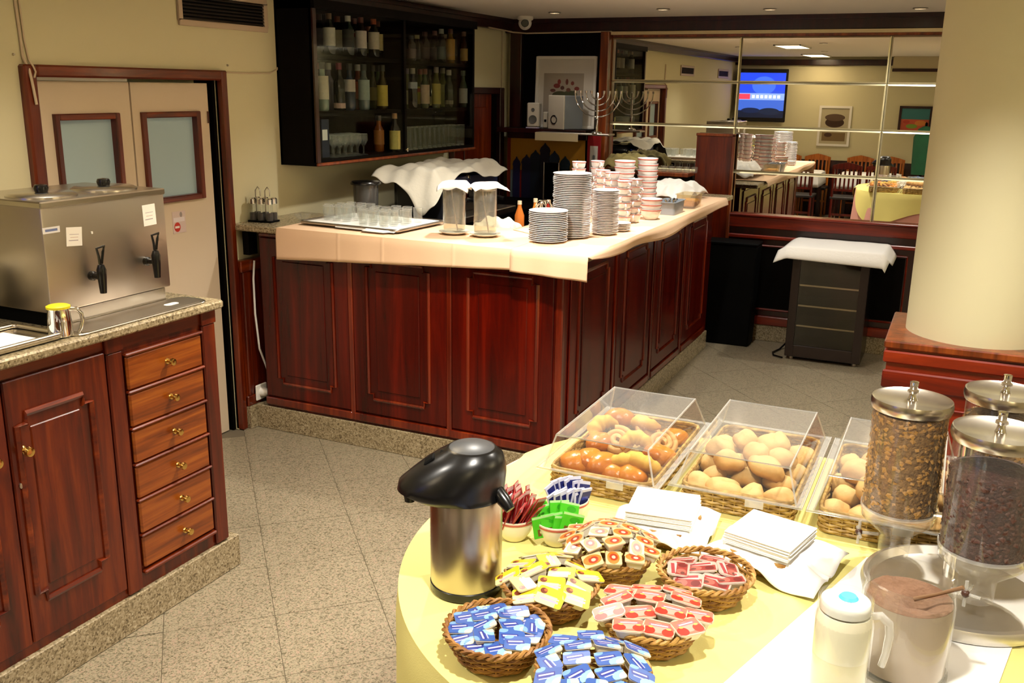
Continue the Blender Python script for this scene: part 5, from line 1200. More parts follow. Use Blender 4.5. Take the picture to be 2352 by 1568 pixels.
# ---- portion packs
def pack_proto(lx, ly, h, lidmat, cupmat, rc=0.006):
    P = lambda q, z: [(a, b, z) for a, b in rr(-lx * q, lx * q, -ly * q, ly * q, rc * q, 2)]
    def loft(rings):
        n = len(rings[0]); return [p for r_ in rings for p in r_], [(i * n + j, i * n + (j + 1) % n, (i + 1) * n + (j + 1) % n, (i + 1) * n + j) for i in range(len(rings) - 1) for j in range(n)] + [tuple(range(n - 1, -1, -1)), tuple((len(rings) - 1) * n + j for j in range(n))]
    t = bpy.data.objects.new('portion_pack', None)
    c = B()._add(*loft([P(0.72, 0), P(0.88, h * 0.9), P(1.0, h * 0.9), P(1.0, h)])).build('cup', cupmat, t)
    l = B()._add(*loft([P(1.0, h + 0.0001), P(1.0, h + 0.0011)])).build('lid', lidmat, t)
    return t
M_cupw = pm('portion_cup', 'd6ccb6', 0.4); M_cupc = pm('portion_cup_clear', 'd8cfc4', 0.3)
LID = {
 'blue': printed('lid_blue', '3458a0', [('r', 0.5, 0.5, 0.5, 0.5, '34569e'), ('e', 0.9, 0.15, 0.45, 0.4, '86b4d6'), ('e', 1.0, 0.1, 0.30, 0.30, 'd8d2b4'), ('e', 0.1, 0.95, 0.25, 0.2, '7098c8'), ('r', 0.42, 0.58, 0.34, 0.13, '2c3486', 10), ('r', 0.42, 0.60, 0.28, 0.045, 'c6c0e6', 10), ('r', 0.38, 0.36, 0.2, 0.03, 'b0a8dc', 10)]),
 'yellow': printed('lid_yellow', 'd9cc98', [('r', 0.5, 0.80, 0.5, 0.24, 'd6bc24'), ('r', 0.90, 0.5, 0.14, 0.5, 'd6bc24'), ('e', 0.2, 0.72, 0.13, 0.16, '6a2a12'), ('e', 0.26, 0.78, 0.07, 0.08, 'b0602a'), ('r', 0.5, 0.30, 0.34, 0.06, 'c49ab0'), ('r', 0.56, 0.46, 0.28, 0.04, 'd8b8a8')]),
 'orange': printed('lid_orange', 'd8b484', [('e', 0.5, 0.52, 0.48, 0.38, 'c0702a'), ('e', 0.55, 0.5, 0.26, 0.26, '9c341c'), ('e', 0.55, 0.5, 0.12, 0.12, 'd8b09c'), ('r', 0.28, 0.72, 0.2, 0.06, 'c46a2a', 15)]),
 'pink': printed('lid_pink', 'dcae94', [('r', 0.5, 0.5, 0.46, 0.43, 'cf6c58'), ('e', 0.48, 0.5, 0.26, 0.3, 'd69484'), ('e', 0.22, 0.28, 0.20, 0.24, 'b82c1c'), ('e', 0.80, 0.34, 0.18, 0.24, 'bc3422'), ('r', 0.5, 0.68, 0.32, 0.09, 'b86470', 6), ('r', 0.5, 0.68, 0.26, 0.03, 'f0dcdc', 6), ('e', 0.26, 0.52, 0.08, 0.06, '9cae5a'), ('e', 0.8, 0.56, 0.08, 0.06, 'a8b060')]),
 'red': printed('lid_red', 'b89c90', [('r', 0.5, 0.36, 0.44, 0.26, '8c342e'), ('e', 0.3, 0.36, 0.18, 0.22, 'a85a4e'), ('e', 0.74, 0.34, 0.15, 0.2, '6a201e'), ('r', 0.5, 0.72, 0.34, 0.12, 'c4b0a8'), ('r', 0.45, 0.75, 0.36, 0.08, '9a3a3e', 8), ('e', 0.2, 0.3, 0.1, 0.1, '6a3a34')]),
}
PROT = {'blue': pack_proto(0.026, 0.0205, 0.018, LID['blue'], M_cupw), 'yellow': pack_proto(0.030, 0.022, 0.020, LID['yellow'], M_cupw), 'orange': pack_proto(0.0225, 0.0185, 0.020, LID['orange'], M_cupw, 0.003),
        'pink': pack_proto(0.033, 0.0245, 0.020, LID['pink'], M_cupc, 0.012), 'red': pack_proto(0.034, 0.025, 0.020, LID['red'], M_cupc, 0.012)}
DESC = {'blue': 'blue foil portion', 'yellow': 'yellow foil portion', 'orange': 'small orange foil portion', 'pink': 'strawberry red foil portion', 'red': 'dark red jam portion'}
def fill(c, kind, rowdef, where, zb, dome, rs, jit=25, spread=1.0, rmax=0.092):
    """rows from the back to the front; every pack lies on the heap, tilted outwards"""
    q = random.Random(rs)
    nr = len(rowdef)
    for ri, (v, us) in enumerate(rowdef):
        for k, u in enumerate(us):
            uu, vv = u * spread + q.uniform(-.003, .003), v * spread + q.uniform(-.003, .003)
            r = math.hypot(uu, vv)
            if r > rmax: uu, vv, r = uu * rmax / r, vv * rmax / r, rmax
            z = zb + dome * (1 - (r / 0.115) ** 2) + q.uniform(0, 0.010)
            p = Vector((c[0], c[1], 0)) + EXr * uu + EYr * vv
            o = PROT[kind].copy() if PROT[kind].get('category') is not None else PROT[kind]
            COL.objects.link(o) if o.name not in COL.objects else None
            if o is not PROT[kind]:
                for chd in PROT[kind].children:
                    cc_ = chd.copy(); COL.objects.link(cc_); cc_.parent = o
            tl = min(0.35, 2 * dome * r / 0.115 ** 2)
            ax = Vector((-(EXr * uu + EYr * vv).y, (EXr * uu + EYr * vv).x, 0)); ax = ax.normalized() if ax.length > 1e-4 else Vector((1, 0, 0))
            rot = Matrix.Rotation(tl + q.uniform(-.22, .22), 4, ax) @ Matrix.Rotation(RZV + R(q.uniform(-jit, jit)) + (math.pi / 2 if q.random() < 0.15 else 0), 4, 'Z')
            o.rotation_euler = rot.to_euler(); o.location = (p.x, p.y, z)
            rl = {0: 'back', nr - 1: 'front'}.get(ri, ORD[ri] + ' from back' if nr > 3 else 'middle')
            tag(o, '%s, %s from left, %s row, %s' % (DESC[kind], ORD[k], rl, where), 'jam portion', '%ss in %s' % (DESC[kind], where))
BL1, BL2, PK, YL, OR, RD = (-0.741, 1.542), (-0.517, 1.495), (-0.475, 1.735), (-0.719, 1.762), (-0.653, 1.971), (-0.421, 1.97)
basket('wicker_basket', 'brown wicker basket of blue portions, beside the airpot', (*BL1, TZ2), M_wick2)
basket('wicker_basket', 'brown wicker basket of yellow portions, right of airpot', (*YL, TZ2), M_wick2)
basket('wicker_basket', 'wicker basket of blue portions nearest the camera', (*BL2, TZ2), M_wick)
basket('wicker_basket', 'honey wicker basket of strawberry red portions in the middle', (*PK, TZ2), M_wick)
basket('wicker_basket', 'wicker basket heaped with small orange portions', (*OR, TZ2), M_wick)
basket('wicker_basket', 'half empty wicker basket with dark red jam portions', (*RD, TZ2), M_wick)
R5 = lambda s_: [s_ * k for k in (-2, -1, 0, 1, 2)]
R4 = lambda s_: [s_ * k for k in (-1.5, -.5, .5, 1.5)]
R3 = lambda s_: [s_ * k for k in (-1, 0, 1)]
rows5 = lambda a, b: [(2 * b, R3(a)), (b, R4(a)), (0, R4(a)), (-b, R4(a)), (-2 * b, R3(a))]
for nm, cc_, kd, a, b, zb, dome, sd, wh in (('b1', BL1, 'blue', 0.051, 0.040, 0.032, 0.012, 3, 'basket beside airpot'), ('b2', BL2, 'blue', 0.053, 0.042, 0.044, 0.022, 4, 'nearest basket'),
                                            ('y', YL, 'yellow', 0.058, 0.044, 0.042, 0.024, 5, 'yellow basket'), ('p', PK, 'pink', 0.066, 0.051, 0.044, 0.016, 6, 'middle basket')):
    rw = rows5(a, b) if kd != 'pink' else [(1.5 * b, R3(a)), (0.5 * b, R3(a * 1.05)), (-0.5 * b, R4(a * 0.95)), (-1.5 * b, R3(a))]
    if kd == 'yellow': rw = [(2 * b, [-a * .6, a * .5]), (b, R3(a)), (0, R4(a)), (-b, R3(a)), (-2 * b, R3(a))]
    fill(cc_, kd, rw, wh, TZ2 + zb, dome, sd, rmax=0.072 if nm == 'b1' else 0.092)
fill(OR, 'orange', [(0.090, R3(0.046)), (0.054, R4(0.047)), (0.018, R5(0.046)), (-0.018, R4(0.050)), (-0.054, R5(0.046)), (-0.090, R3(0.046))], 'orange heap', TZ2 + 0.048, 0.045, 8, rmax=0.10)
fill(RD, 'red', [(0.045, [-0.04, 0.025]), (0.0, [-0.065, -0.005, 0.05]), (-0.05, [-0.05, 0.01, 0.058])], 'half empty basket', TZ2 + 0.028, 0.014, 9, rmax=0.062)
for o in list(PROT.values()):
    pass

# ---- china bowls with sachets
def sach(name, lab, cat, group, loc, rot, parts):
    t = thing(name, lab, cat, loc, 0, group, rot=rot)
    return t
bR, bG, bB = (-0.932, 2.034), (-0.824, 2.056), (-0.846, 2.196)
bowl_thing('cream bowl of red sachets behind the airpot', 'sachet bowls', (*bR, TZ2), 0, 0.053, 0.062, M_china2)
bowl_thing('cream bowl of green tea bags', 'sachet bowls', (*bG, TZ2), 0, 0.053, 0.062, M_china2)
bowl_thing('cream bowl of navy blue sachets in front of bread case', 'sachet bowls', (*bB, TZ2), 0, 0.053, 0.062, M_china2)
M_sr = printed('sachet_red', '9c1c20', [('r', 0.5, 0.94, 0.5, 0.06, 'd8b8b0'), ('r', 0.5, 0.04, 0.5, 0.05, 'd8b8b0'), ('r', 0.5, 0.45, 0.3, 0.12, 'c8463c'), ('r', 0.06, 0.5, 0.05, 0.5, 'd0a49c')], axes=(0, 2))
M_sb = printed('sachet_blue', '1e2464', [('r', 0.5, 0.92, 0.5, 0.08, 'c8c8d8'), ('r', 0.04, 0.5, 0.05, 0.5, 'c0c0d4'), ('r', 0.5, 0.45, 0.3, 0.1, '3a46a0')], axes=(0, 2))
M_sg = printed('teabag_green', '46b81e', [('r', 0.5, 0.25, 0.32, 0.16, '6a4a1a'), ('r', 0.5, 0.27, 0.22, 0.05, 'd0c88a'), ('r', 0.5, 0.95, 0.5, 0.05, 'a8d890'), ('e', 0.6, 0.7, 0.25, 0.14, '2f9c14')], axes=(0, 2))
q = random.Random(11)
def sachets(n, c, mat, w_, th, h_, fmt, cat, group, rows, dz, tilt):
    me = B().box(-w_ / 2, w_ / 2, -th / 2, th / 2, 0, h_).build('x', mat); COL.objects.unlink(me); me = me.data
    for ri in range(rows):
        m = n // rows
        for k in range(m):
            u = (k - (m - 1) / 2) * (0.076 / m); v = 0.030 * (0.5 - ri / max(1, rows - 1)) * 1.5 if rows > 1 else 0
            if abs(u) > 0.032: v *= 0.5
            p = Vector((c[0], c[1], 0)) + EXr * u + EYr * v
            o = bpy.data.objects.new(cat.replace(' ', '_'), me); COL.objects.link(o)
            o.location = (p.x, p.y, TZ2 + dz + q.uniform(0, 0.012) + (0.012 if ri == 0 else 0))
            o.rotation_euler = (R(-tilt + 18 * ri + q.uniform(-8, 8)), R(u * 500 + q.uniform(-8, 8)), RZV + R(tilt_z + q.uniform(-18, 18)))
            tag(o, fmt % (ORD[k], ('back', 'front') [ri] if rows == 2 else ('back', 'middle', 'front')[ri]), cat, group)
tilt_z = 70
sachets(24, bR, M_sr, 0.040, 0.003, 0.082, 'red sugar sachet, %s from left in the %s row of its bowl', 'sachet', 'red sachets in the bowl', 3, 0.034, 10)
tilt_z = 40
sachets(16, bB, M_sb, 0.040, 0.005, 0.05, 'navy blue sachet, %s from left in the %s row of its bowl', 'sachet', 'navy sachets in the bowl', 2, 0.038, 15)
tilt_z = 12
sachets(8, bG, M_sg, 0.058, 0.004, 0.058, 'green tea bag, %s from left in the %s row of its bowl', 'tea bag', 'green tea bags in the bowl', 2, 0.022, 25)

# ---- napkins on cloth-lined baskets
M_bwick = wicker('wicker_pale', '8c6a2e', 'c9a860')
def rect_weave(t, sx, sy, h, mat, rows, r=0.0042, n=64, stakes=True, name='weave'):
    path = rr(-sx, sx, -sy, sy, 0.03, 4)
    # resample evenly
    P = [Vector((a, b, 0)) for a, b in path] + [Vector((path[0][0], path[0][1], 0))]
    L = [0]
    for a, b in zip(P, P[1:]): L.append(L[-1] + (b - a).length)
    def at(s_):
        s_ = s_ % L[-1]
        for i in range(len(P) - 1):
            if L[i + 1] >= s_: return P[i].lerp(P[i + 1], (s_ - L[i]) / max(1e-9, L[i + 1] - L[i]))
        return P[0]
    ns = int(L[-1] / 0.03) // 2 * 2; N_ = ns * 4
    we = B()
    for j in range(rows):
        z = 0.004 + h * (j + 0.5) / rows; pts = []
        for i in range(N_):
            p = at(L[-1] * i / N_); d = p.normalized(); w_ = 0.003 * math.cos(math.pi * ns * i / N_ + math.pi * j)
            pts.append((p.x + d.x * w_, p.y + d.y * w_, z))
        we.tube(pts, r, 5, True)
    o = we.build(name, mat, t, smooth=60); o['kind'] = 'stuff'
    st = B()
    for i in range(ns):
        p = at(L[-1] * i / ns); st.tube([(p.x, p.y, 0.002), (p.x, p.y, h)], 0.0026, 5)
    o = st.build('stakes', mat, t, smooth=60); o['kind'] = 'stuff'
    B().tube([tuple(at(L[-1] * i / 60) + Vector((0, 0, h + 0.002))) for i in range(60)], 0.006, 6, True).build('rim', mat, t, smooth=60)
    B().prism(rr(-sx, sx, -sy, sy, 0.03, 4), 0.001, 0.004).build('bottom', mat, t)
for k, (x, y, rz, lab) in enumerate(((-0.595, 2.225, 2, 'left'), (-0.318, 2.195, -12, 'right'))):
    t = thing('napkin_basket', 'cloth-lined wicker basket under the %s napkin stack' % lab, 'basket', (x, y, TZ2), R(rz), 'napkin baskets')
    rect_weave(t, 0.085, 0.080, 0.040, M_wick, 5)
    rs = random.Random(k + 3)
    def ln(u, v, k=k):
        a, b = (u * 2 - 1), (v * 2 - 1); m = max(abs(a), abs(b))
        sx_, sy_ = 0.128, 0.120
        if k and a > 0.4: sx_ += 0.03 * (a - 0.4) / 0.6
        z = 0.052 + 0.004 * math.sin(7 * a + 1) * math.sin(5 * b)
        if m > 0.62:
            e = (m - 0.62) / 0.38; z -= e * (0.030 + 0.012 * math.sin(6 * math.atan2(b, a) + k)) - 0.008 * math.sin(e * math.pi) * math.sin(9 * math.atan2(b, a))
        if k and a > 0.2 and b < -0.2: z -= 0.012 * (a - 0.2)
        return (a * sx_, b * sy_, max(z, 0.003))
    tag(B().grid(ln, 36, 36).build('liner_cloth', M_linen, loc=(x, y, TZ2), rot=(0, 0, R(rz)), smooth=70, solid=-0.002), 'white liner cloth spilling over the %s napkin basket' % lab, 'cloth')
    s_ = thing('napkin_stack', 'stack of folded white paper napkins, %s one' % lab, 'napkins', (x, y, TZ2 + 0.058), R(rz + (4 if not k else -2)), 'napkin stacks')
    for j in range(9):
        o = B().box(-0.084, 0.084, -0.082, 0.082, 0, 0.0032).build('napkin', M_paper, s_, loc=(rs.uniform(-.002, .002), rs.uniform(-.002, .002), 0.0035 * j), rot=(0, 0, R(rs.uniform(-1.2, 1.2))), bevel=0.0012)

# ---- bread displays: wicker trays with clear lids
M_haze = clear('hazy_acrylic', 'fdfcf8', 0.13, rough=0.12)  # milkier than the side panes, used for the lid tops
def bread_case(lab, x0, x1, y0, y1, zr, zt, inset=0.028):
    cx, cy = (x0 + x1) / 2, (y0 + y1) / 2; hx, hy = (x1 - x0) / 2, (y1 - y0) / 2
    t = thing('bread_case', lab, 'bread display', (cx, cy, TZ2), 0, 'bread displays')
    rect_weave(t, hx - 0.012, hy - 0.012, zr - 0.006, M_bwick, 7, 0.0046)
    ld = bpy.data.objects.new('lid', None); COL.objects.link(ld); ld.parent = t
    a = [(-hx, -hy, zr), (hx, -hy, zr), (hx, hy, zr), (-hx, hy, zr)]
    ix, iyf, iyb = inset, inset * 0.8, inset * 1.6
    b_ = [(-hx + ix, -hy + iyf, zt), (hx - ix, -hy + iyf, zt), (hx - ix, hy - iyb, zt), (-hx + ix, hy - iyb, zt)]
    for nm, qd in (('front_pane', (a[0], a[1], b_[1], b_[0])), ('side_pane', (a[1], a[2], b_[2], b_[1])), ('side_pane', (a[3], a[0], b_[0], b_[3])), ('back_pane', (a[2], a[3], b_[3], b_[2])), ('top_pane', tuple(b_))):
        B()._add(list(qd), [(0, 1, 2, 3)]).build(nm, M_haze if nm == 'top_pane' else M_acryl, ld)
    B().tube(b_, 0.0035, 6, True).build('top_edge', M_acrylE, ld, smooth=60)
    for i in range(4): B().tube([a[i], b_[i]], 0.0028, 6).build('corner_edge', M_acrylE, ld, smooth=60)
    fl = B(); f_ = 0.016
    fl._add([(-hx - f_, -hy - f_, zr), (hx + f_, -hy - f_, zr), (hx + f_, hy + f_, zr), (-hx - f_, hy + f_, zr)] + a, [(0, 1, 5, 4), (1, 2, 6, 5), (2, 3, 7, 6), (3, 0, 4, 7)]); fl.build('flange', M_acrylE, ld)
    B().tube([(-hx - f_, -hy - f_, zr), (hx + f_, -hy - f_, zr), (hx + f_, hy + f_, zr), (-hx - f_, hy + f_, zr)], 0.003, 6, True).build('flange_edge', M_acrylE, ld, smooth=60)
    B().box(hx * 0.2, hx * 0.5, -hy - f_ - 0.004, -hy - f_, zr - 0.02, zr).build('tab', M_acrylE, ld)
    return t
ZR, ZT = 0.066, 0.160
bread_case('clear-lidded wicker bread case with croissants and buns', -0.990, -0.662, 2.358, 2.93, ZR, ZT)
bread_case('clear-lidded wicker bread case with round rolls, middle one', -0.615, -0.290, 2.412, 2.975, ZR, ZT)
bread_case('clear-lidded wicker bread case behind cereal dispenser', -0.245, 0.080, 2.412, 2.975, ZR, ZT)
CASES = {'pastries in the left bread case': (-0.990, -0.662, 2.358, 2.93), 'rolls in the middle bread case': (-0.615, -0.290, 2.412, 2.975), 'rolls in the right bread case': (-0.245, 0.080, 2.412, 2.975)}
def crust(name, a, b_, c_, scale=18):
    m, nt, bs = newmat(name)
    tc = N(nt, 'ShaderNodeTexCoord'); nz_ = N(nt, 'ShaderNodeTexNoise'); nz_.inputs['Scale'].default_value = scale; nz_.inputs['Detail'].default_value = 5
    sp_ = N(nt, 'ShaderNodeSeparateXYZ'); nt.links.new(tc.outputs['Generated'], sp_.inputs[0])
    ad = N(nt, 'ShaderNodeMath', operation='MULTIPLY_ADD'); ad.inputs[1].default_value = 0.55
    nt.links.new(tc.outputs['Object'], nz_.inputs['Vector']); nt.links.new(sp_.outputs[2], ad.inputs[0]); 
    m2 = N(nt, 'ShaderNodeMath', operation='MULTIPLY'); m2.inputs[1].default_value = 0.6; nt.links.new(nz_.outputs['Fac'], m2.inputs[0]); nt.links.new(m2.outputs[0], ad.inputs[2])
    r = ramp(nt, [(0.25, a), (0.5, b_), (0.8, c_)]); nt.links.new(ad.outputs[0], r.inputs[0]); nt.links.new(r.outputs[0], bs.inputs['Base Color']); bs.inputs['Roughness'].default_value = 0.7
    bp = N(nt, 'ShaderNodeBump'); bp.inputs['Strength'].default_value = 0.5; bp.inputs['Distance'].default_value = 0.006; n3 = N(nt, 'ShaderNodeTexNoise'); n3.inputs['Scale'].default_value = 45
    nt.links.new(tc.outputs['Object'], n3.inputs['Vector']); nt.links.new(n3.outputs['Fac'], bp.inputs['Height']); nt.links.new(bp.outputs['Normal'], bs.inputs['Normal'])
    return m
M_roll = crust('roll_crust', '8c5c20', 'c09048', 'd8b678'); M_bun = crust('bun_glaze', '7a3206', 'b8640f', 'cc8424'); M_croi = crust('croissant_crust', '8a4a0e', 'c08428', 'd4b048'); M_swirl = crust('swirl_crust', '7a3f12', 'c08a4e', 'd8ac70')
M_bun.node_tree.nodes['Principled BSDF'].inputs['Roughness'].default_value = 0.28
def blob(r, sx, sy, sz, seed, crease=0.0, amp=0.06, n=20, m=12):
    q_ = random.Random(seed); ph = [q_.uniform(0, 6) for _ in range(6)]
    b_ = B(); vs = []; fs = []
    for j in range(m + 1):
        for i in range(n):
            th = math.pi * j / m; a = 2 * math.pi * i / n
            x, y, z = math.sin(th) * math.cos(a), math.sin(th) * math.sin(a), -math.cos(th)
            k = 1 + amp * (math.sin(3 * x + ph[0]) * math.sin(3 * y + ph[1]) + math.sin(4 * y + 3 * z + ph[2]) * 0.6)
            if crease and z > 0: k -= crease * (math.exp(-(y / 0.16) ** 2) if seed % 2 else 0.75 * max(0, math.cos(5 * a / 2)) ** 8 * math.sin(th)) * z
            zz = z * sz * r * k
            vs.append((x * sx * r * k, y * sy * r * k, max(zz, -0.55 * r * sz) + 0.55 * r * sz))
    return b_._add(vs, [(j * n + i, j * n + (i + 1) % n, (j + 1) * n + (i + 1) % n, (j + 1) * n + i) for j in range(m) for i in range(n)])
def crescent(r, w_, seed):
    q_ = random.Random(seed); pts = []; rd = []; K = 22
    for k in range(K + 1):
        t = k / K; a = R(200) * t - R(10); pts.append((r * math.cos(a), r * math.sin(a), w_ * 0.7)); rd.append(max(0.002, w_ * (math.sin(math.pi * t) ** 0.6)) * (1 + 0.16 * ((k % 4) in (1, 2)) - 0.06))
    return B().tube(pts, rd, 12)
def swirl(r, seed):
    pts = []; rd = []
    for k in range(60):
        t = k / 59; a = t * 4.6 * math.pi; rr_ = 0.004 + r * t; pts.append((rr_ * math.cos(a), rr_ * math.sin(a), 0.016 + 0.01 * (1 - t))); rd.append(0.0105)
    return B().tube(pts, rd, 8)
SH = {'roll%d' % k: (blob(0.043, 1.0 + 0.18 * (k % 2), 0.9, 0.74, 20 + k, 0.22 if k % 3 else 0.08, 0.13), M_roll) for k in range(5)}
SH.update({'bun%d' % k: (blob(0.046, 1.12, 0.92, 0.72, 40 + k, 0.0, 0.05), M_bun) for k in range(3)})
SH['croissant'] = (crescent(0.036, 0.021, 1), M_croi); SH['swirl'] = (swirl(0.042, 1), M_swirl)
MESH = {}
def bread(kind, px, py, z, rot, lab, group, scale=1.0):
    if kind not in MESH:
        b_, mt = SH[kind]; o = b_.build('bread', mt, smooth=60); MESH[kind] = o.data; 
    else:
        o = bpy.data.objects.new('bread', MESH[kind]); COL.objects.link(o)
    o.name = {'r': 'bread_roll', 'b': 'glazed_bun', 'c': 'croissant', 's': 'swirl_pastry'}[kind[0]]
    p = PZ(px, py, TZ2 + z + 0.02); bb_ = CASES[group]; o.location = (min(max(p.x, bb_[0] + 0.062), bb_[1] - 0.062), min(max(p.y, bb_[2] + 0.062), bb_[3] - 0.085), TZ2 + z); o.rotation_euler = (R(rot[0]), R(rot[1]), R(rot[2])); o.scale = (scale,) * 3
    tag(o, lab, {'r': 'bread roll', 'b': 'bun', 'c': 'croissant', 's': 'pastry'}[kind[0]], group)
g1 = 'pastries in the left bread case'
for i, (kd, px, py, z, rt, sc_, lab) in enumerate((
    ('bun0', 1322, 1062, 0.028, (0, 0, 20), 1.0, 'orange glazed bun, leftmost at the front of the pastry case'), ('bun1', 1385, 1068, 0.030, (0, 0, 60), 1.05, 'orange glazed bun, second from left at the front'), ('bun2', 1352, 1050, 0.045, (8, 0, 100), 0.85, 'glazed bun wedged between the front two buns'),
    ('croissant', 1440, 1062, 0.040, (30, 5, 200), 1.05, 'yellow croissant at the front of the pastry case, left'), ('croissant', 1478, 1066, 0.042, (28, -8, 170), 1.15, 'pale yellow croissant at front right of the pastry case'), ('bun0', 1450, 1090, 0.022, (0, 0, 140), 1.0, 'brown bun below the croissants at the front'), ('bun1', 1415, 1088, 0.018, (0, 0, 10), 0.9, 'glazed bun low in the front row of the pastry case'), ('bun2', 1525, 1050, 0.035, (0, 20, 40), 1.0, 'dark orange bun at the right side of the case'),
    ('croissant', 1375, 985, 0.045, (35, -30, 60), 1.1, 'ribbed yellow croissant at left of the pastry case'), ('bun1', 1412, 958, 0.050, (0, 0, 30), 0.95, 'golden bun highest at the back of the pastry case'), ('swirl', 1420, 1005, 0.045, (38, 0, 10), 0.95, 'swirl pastry in the middle of the pastry case'), ('swirl', 1480, 985, 0.050, (30, 20, 40), 0.95, 'swirl pastry towards the back right of the case'),
    ('croissant', 1492, 975, 0.060, (20, 10, 150), 1.05, 'yellow croissant at the back right of the case'), ('swirl', 1518, 1010, 0.042, (35, 25, 0), 0.9, 'swirl pastry by the right wall of the case'), ('croissant', 1460, 1022, 0.040, (40, 0, 20), 1.0, 'small croissant in the centre of the pastry case'), ('bun2', 1350, 1010, 0.030, (0, 0, 80), 0.9, 'golden bun under the ribbed croissant'), ('bun0', 1545, 1005, 0.03, (0, 0, 30), 0.9, 'bun in the back right corner of the pastry case'))):
    bread(kd, px, py, z, rt, lab, g1, sc_ * 1.1)
def roll_at(x, y, z, k, lab, group, sc_, q_):
    kind = 'roll%d' % (k % 5)
    if kind not in MESH:
        o = SH[kind][0].build('bread_roll', SH[kind][1], smooth=60); MESH[kind] = o.data
    else:
        o = bpy.data.objects.new('bread_roll', MESH[kind]); COL.objects.link(o)
    o.location = (x, y, TZ2 + z + 0.016); o.rotation_euler = (R(q_.uniform(-12, 12)), R(q_.uniform(-12, 12)), R(q_.uniform(0, 360))); o.scale = (sc_,) * 3
    tag(o, lab, 'bread roll', group)
rnm = ['front', 'second', 'third', 'fourth', 'fifth', 'back']
for g_, wh, sd in (('rolls in the middle bread case', 'middle case', 5), ('rolls in the right bread case', 'right case', 8)):
    x0, x1, y0, y1 = CASES[g_]; q_ = random.Random(sd); k = 0; cx_ = (x0 + x1) / 2
    for ri in range(5):
        n = 3 if ri % 2 else 4
        for c_ in range(n):
            x = cx_ + (c_ - (n - 1) / 2) * (0.076 if n == 4 else 0.092) + q_.uniform(-.006, .006); y = y0 + 0.066 + ri * 0.090 + q_.uniform(-.008, .008)
            roll_at(x, y, 0.007 + 0.008 * ri * (4 - ri) / 4, k, 'pale crusty roll, %s from left in the %s row, %s' % (ORD[c_], rnm[ri], wh), g_, q_.uniform(0.98, 1.14), q_); k += 1
    for ri in range(3):
        for c_ in range(2 if ri != 1 else 3):
            n = 2 if ri != 1 else 3
            x = cx_ + (c_ - (n - 1) / 2) * 0.088 + q_.uniform(-.012, .012); y = y0 + 0.14 + ri * 0.10 + q_.uniform(-.01, .01)
            roll_at(x, y, 0.062, k + 2, 'crusty roll on top, %s from left, %s upper row, %s' % (ORD[c_], ('front', 'middle', 'rear')[ri], wh), g_, q_.uniform(1.0, 1.16), q_); k += 1

# ---- cereal dispenser with three canisters
DCX, DCY = 0.105, 2.215
cd = thing('cereal_dispenser', 'three-canister cereal dispenser on a round steel base', 'cereal dispenser', (DCX, DCY, TZ3))
B().lathe([(0, 0.004), (0.185, 0.004), (0.19, 0.0), (0.205, 0.002), (0.21, 0.018), (0.205, 0.030), (0.195, 0.032), (0.182, 0.016), (0.0, 0.014)], 64).build('base_tray', pm('tray_steel', 'd9d5cd', 0.42, 1.0), cd, smooth=40)
B().lathe([(0, 0.014), (0.014, 0.014), (0.014, 0.40), (0, 0.40)], 18, -0.02, 0.075).build('centre_post', M_chrome, cd, smooth=40)
M_corn = pm('muesli_flakes', '7c5a28', 0.7, var=0.55, vscale=70, bump=1.0, bscale=110); M_choc = pm('chocolate_flakes', '3c1e14', 0.6, var=0.7, vscale=60, bump=1.0, bscale=90)
M_corn2 = pm('flake_light', 'a87c3c', 0.65); M_choc2 = pm('flake_cocoa', '4a2618', 0.6)
M_fun = clear('funnel_plastic', 'fdfcf8', 0.14, rough=0.08)
def flakes(t, n, r, z0, z1, mat, seed, dx, dy, size):
    q_ = random.Random(seed); b_ = B()
    for _ in range(n):
        a = q_.uniform(0, 6.283); top = q_.random() < 0.15; z = z1 + q_.uniform(-.004, .004) if top else q_.uniform(z0, z1); rad = r * math.sqrt(q_.random()) if top else r
        b_.M = Matrix.Translation((dx + rad * math.cos(a), dy + rad * math.sin(a), z)) @ Matrix.Rotation(a, 4, 'Z') @ Matrix.Rotation(R(90 if not top else 10) + q_.uniform(-.7, .7), 4, 'Y') @ Matrix.Rotation(q_.uniform(0, 6), 4, 'Z')
        s_ = size * q_.uniform(.6, 1.2); b_._add([(-s_, -s_ * .7, 0), (s_ * .8, -s_ * .8, s_ * .3), (s_, s_ * .6, 0), (-s_ * .6, s_ * .8, s_ * .25), (0, 0, s_ * .45)], [(0, 1, 4), (1, 2, 4), (2, 3, 4), (3, 0, 4)])
    b_.M = None
    o = b_.build('flakes', mat, t); o['kind'] = 'stuff'
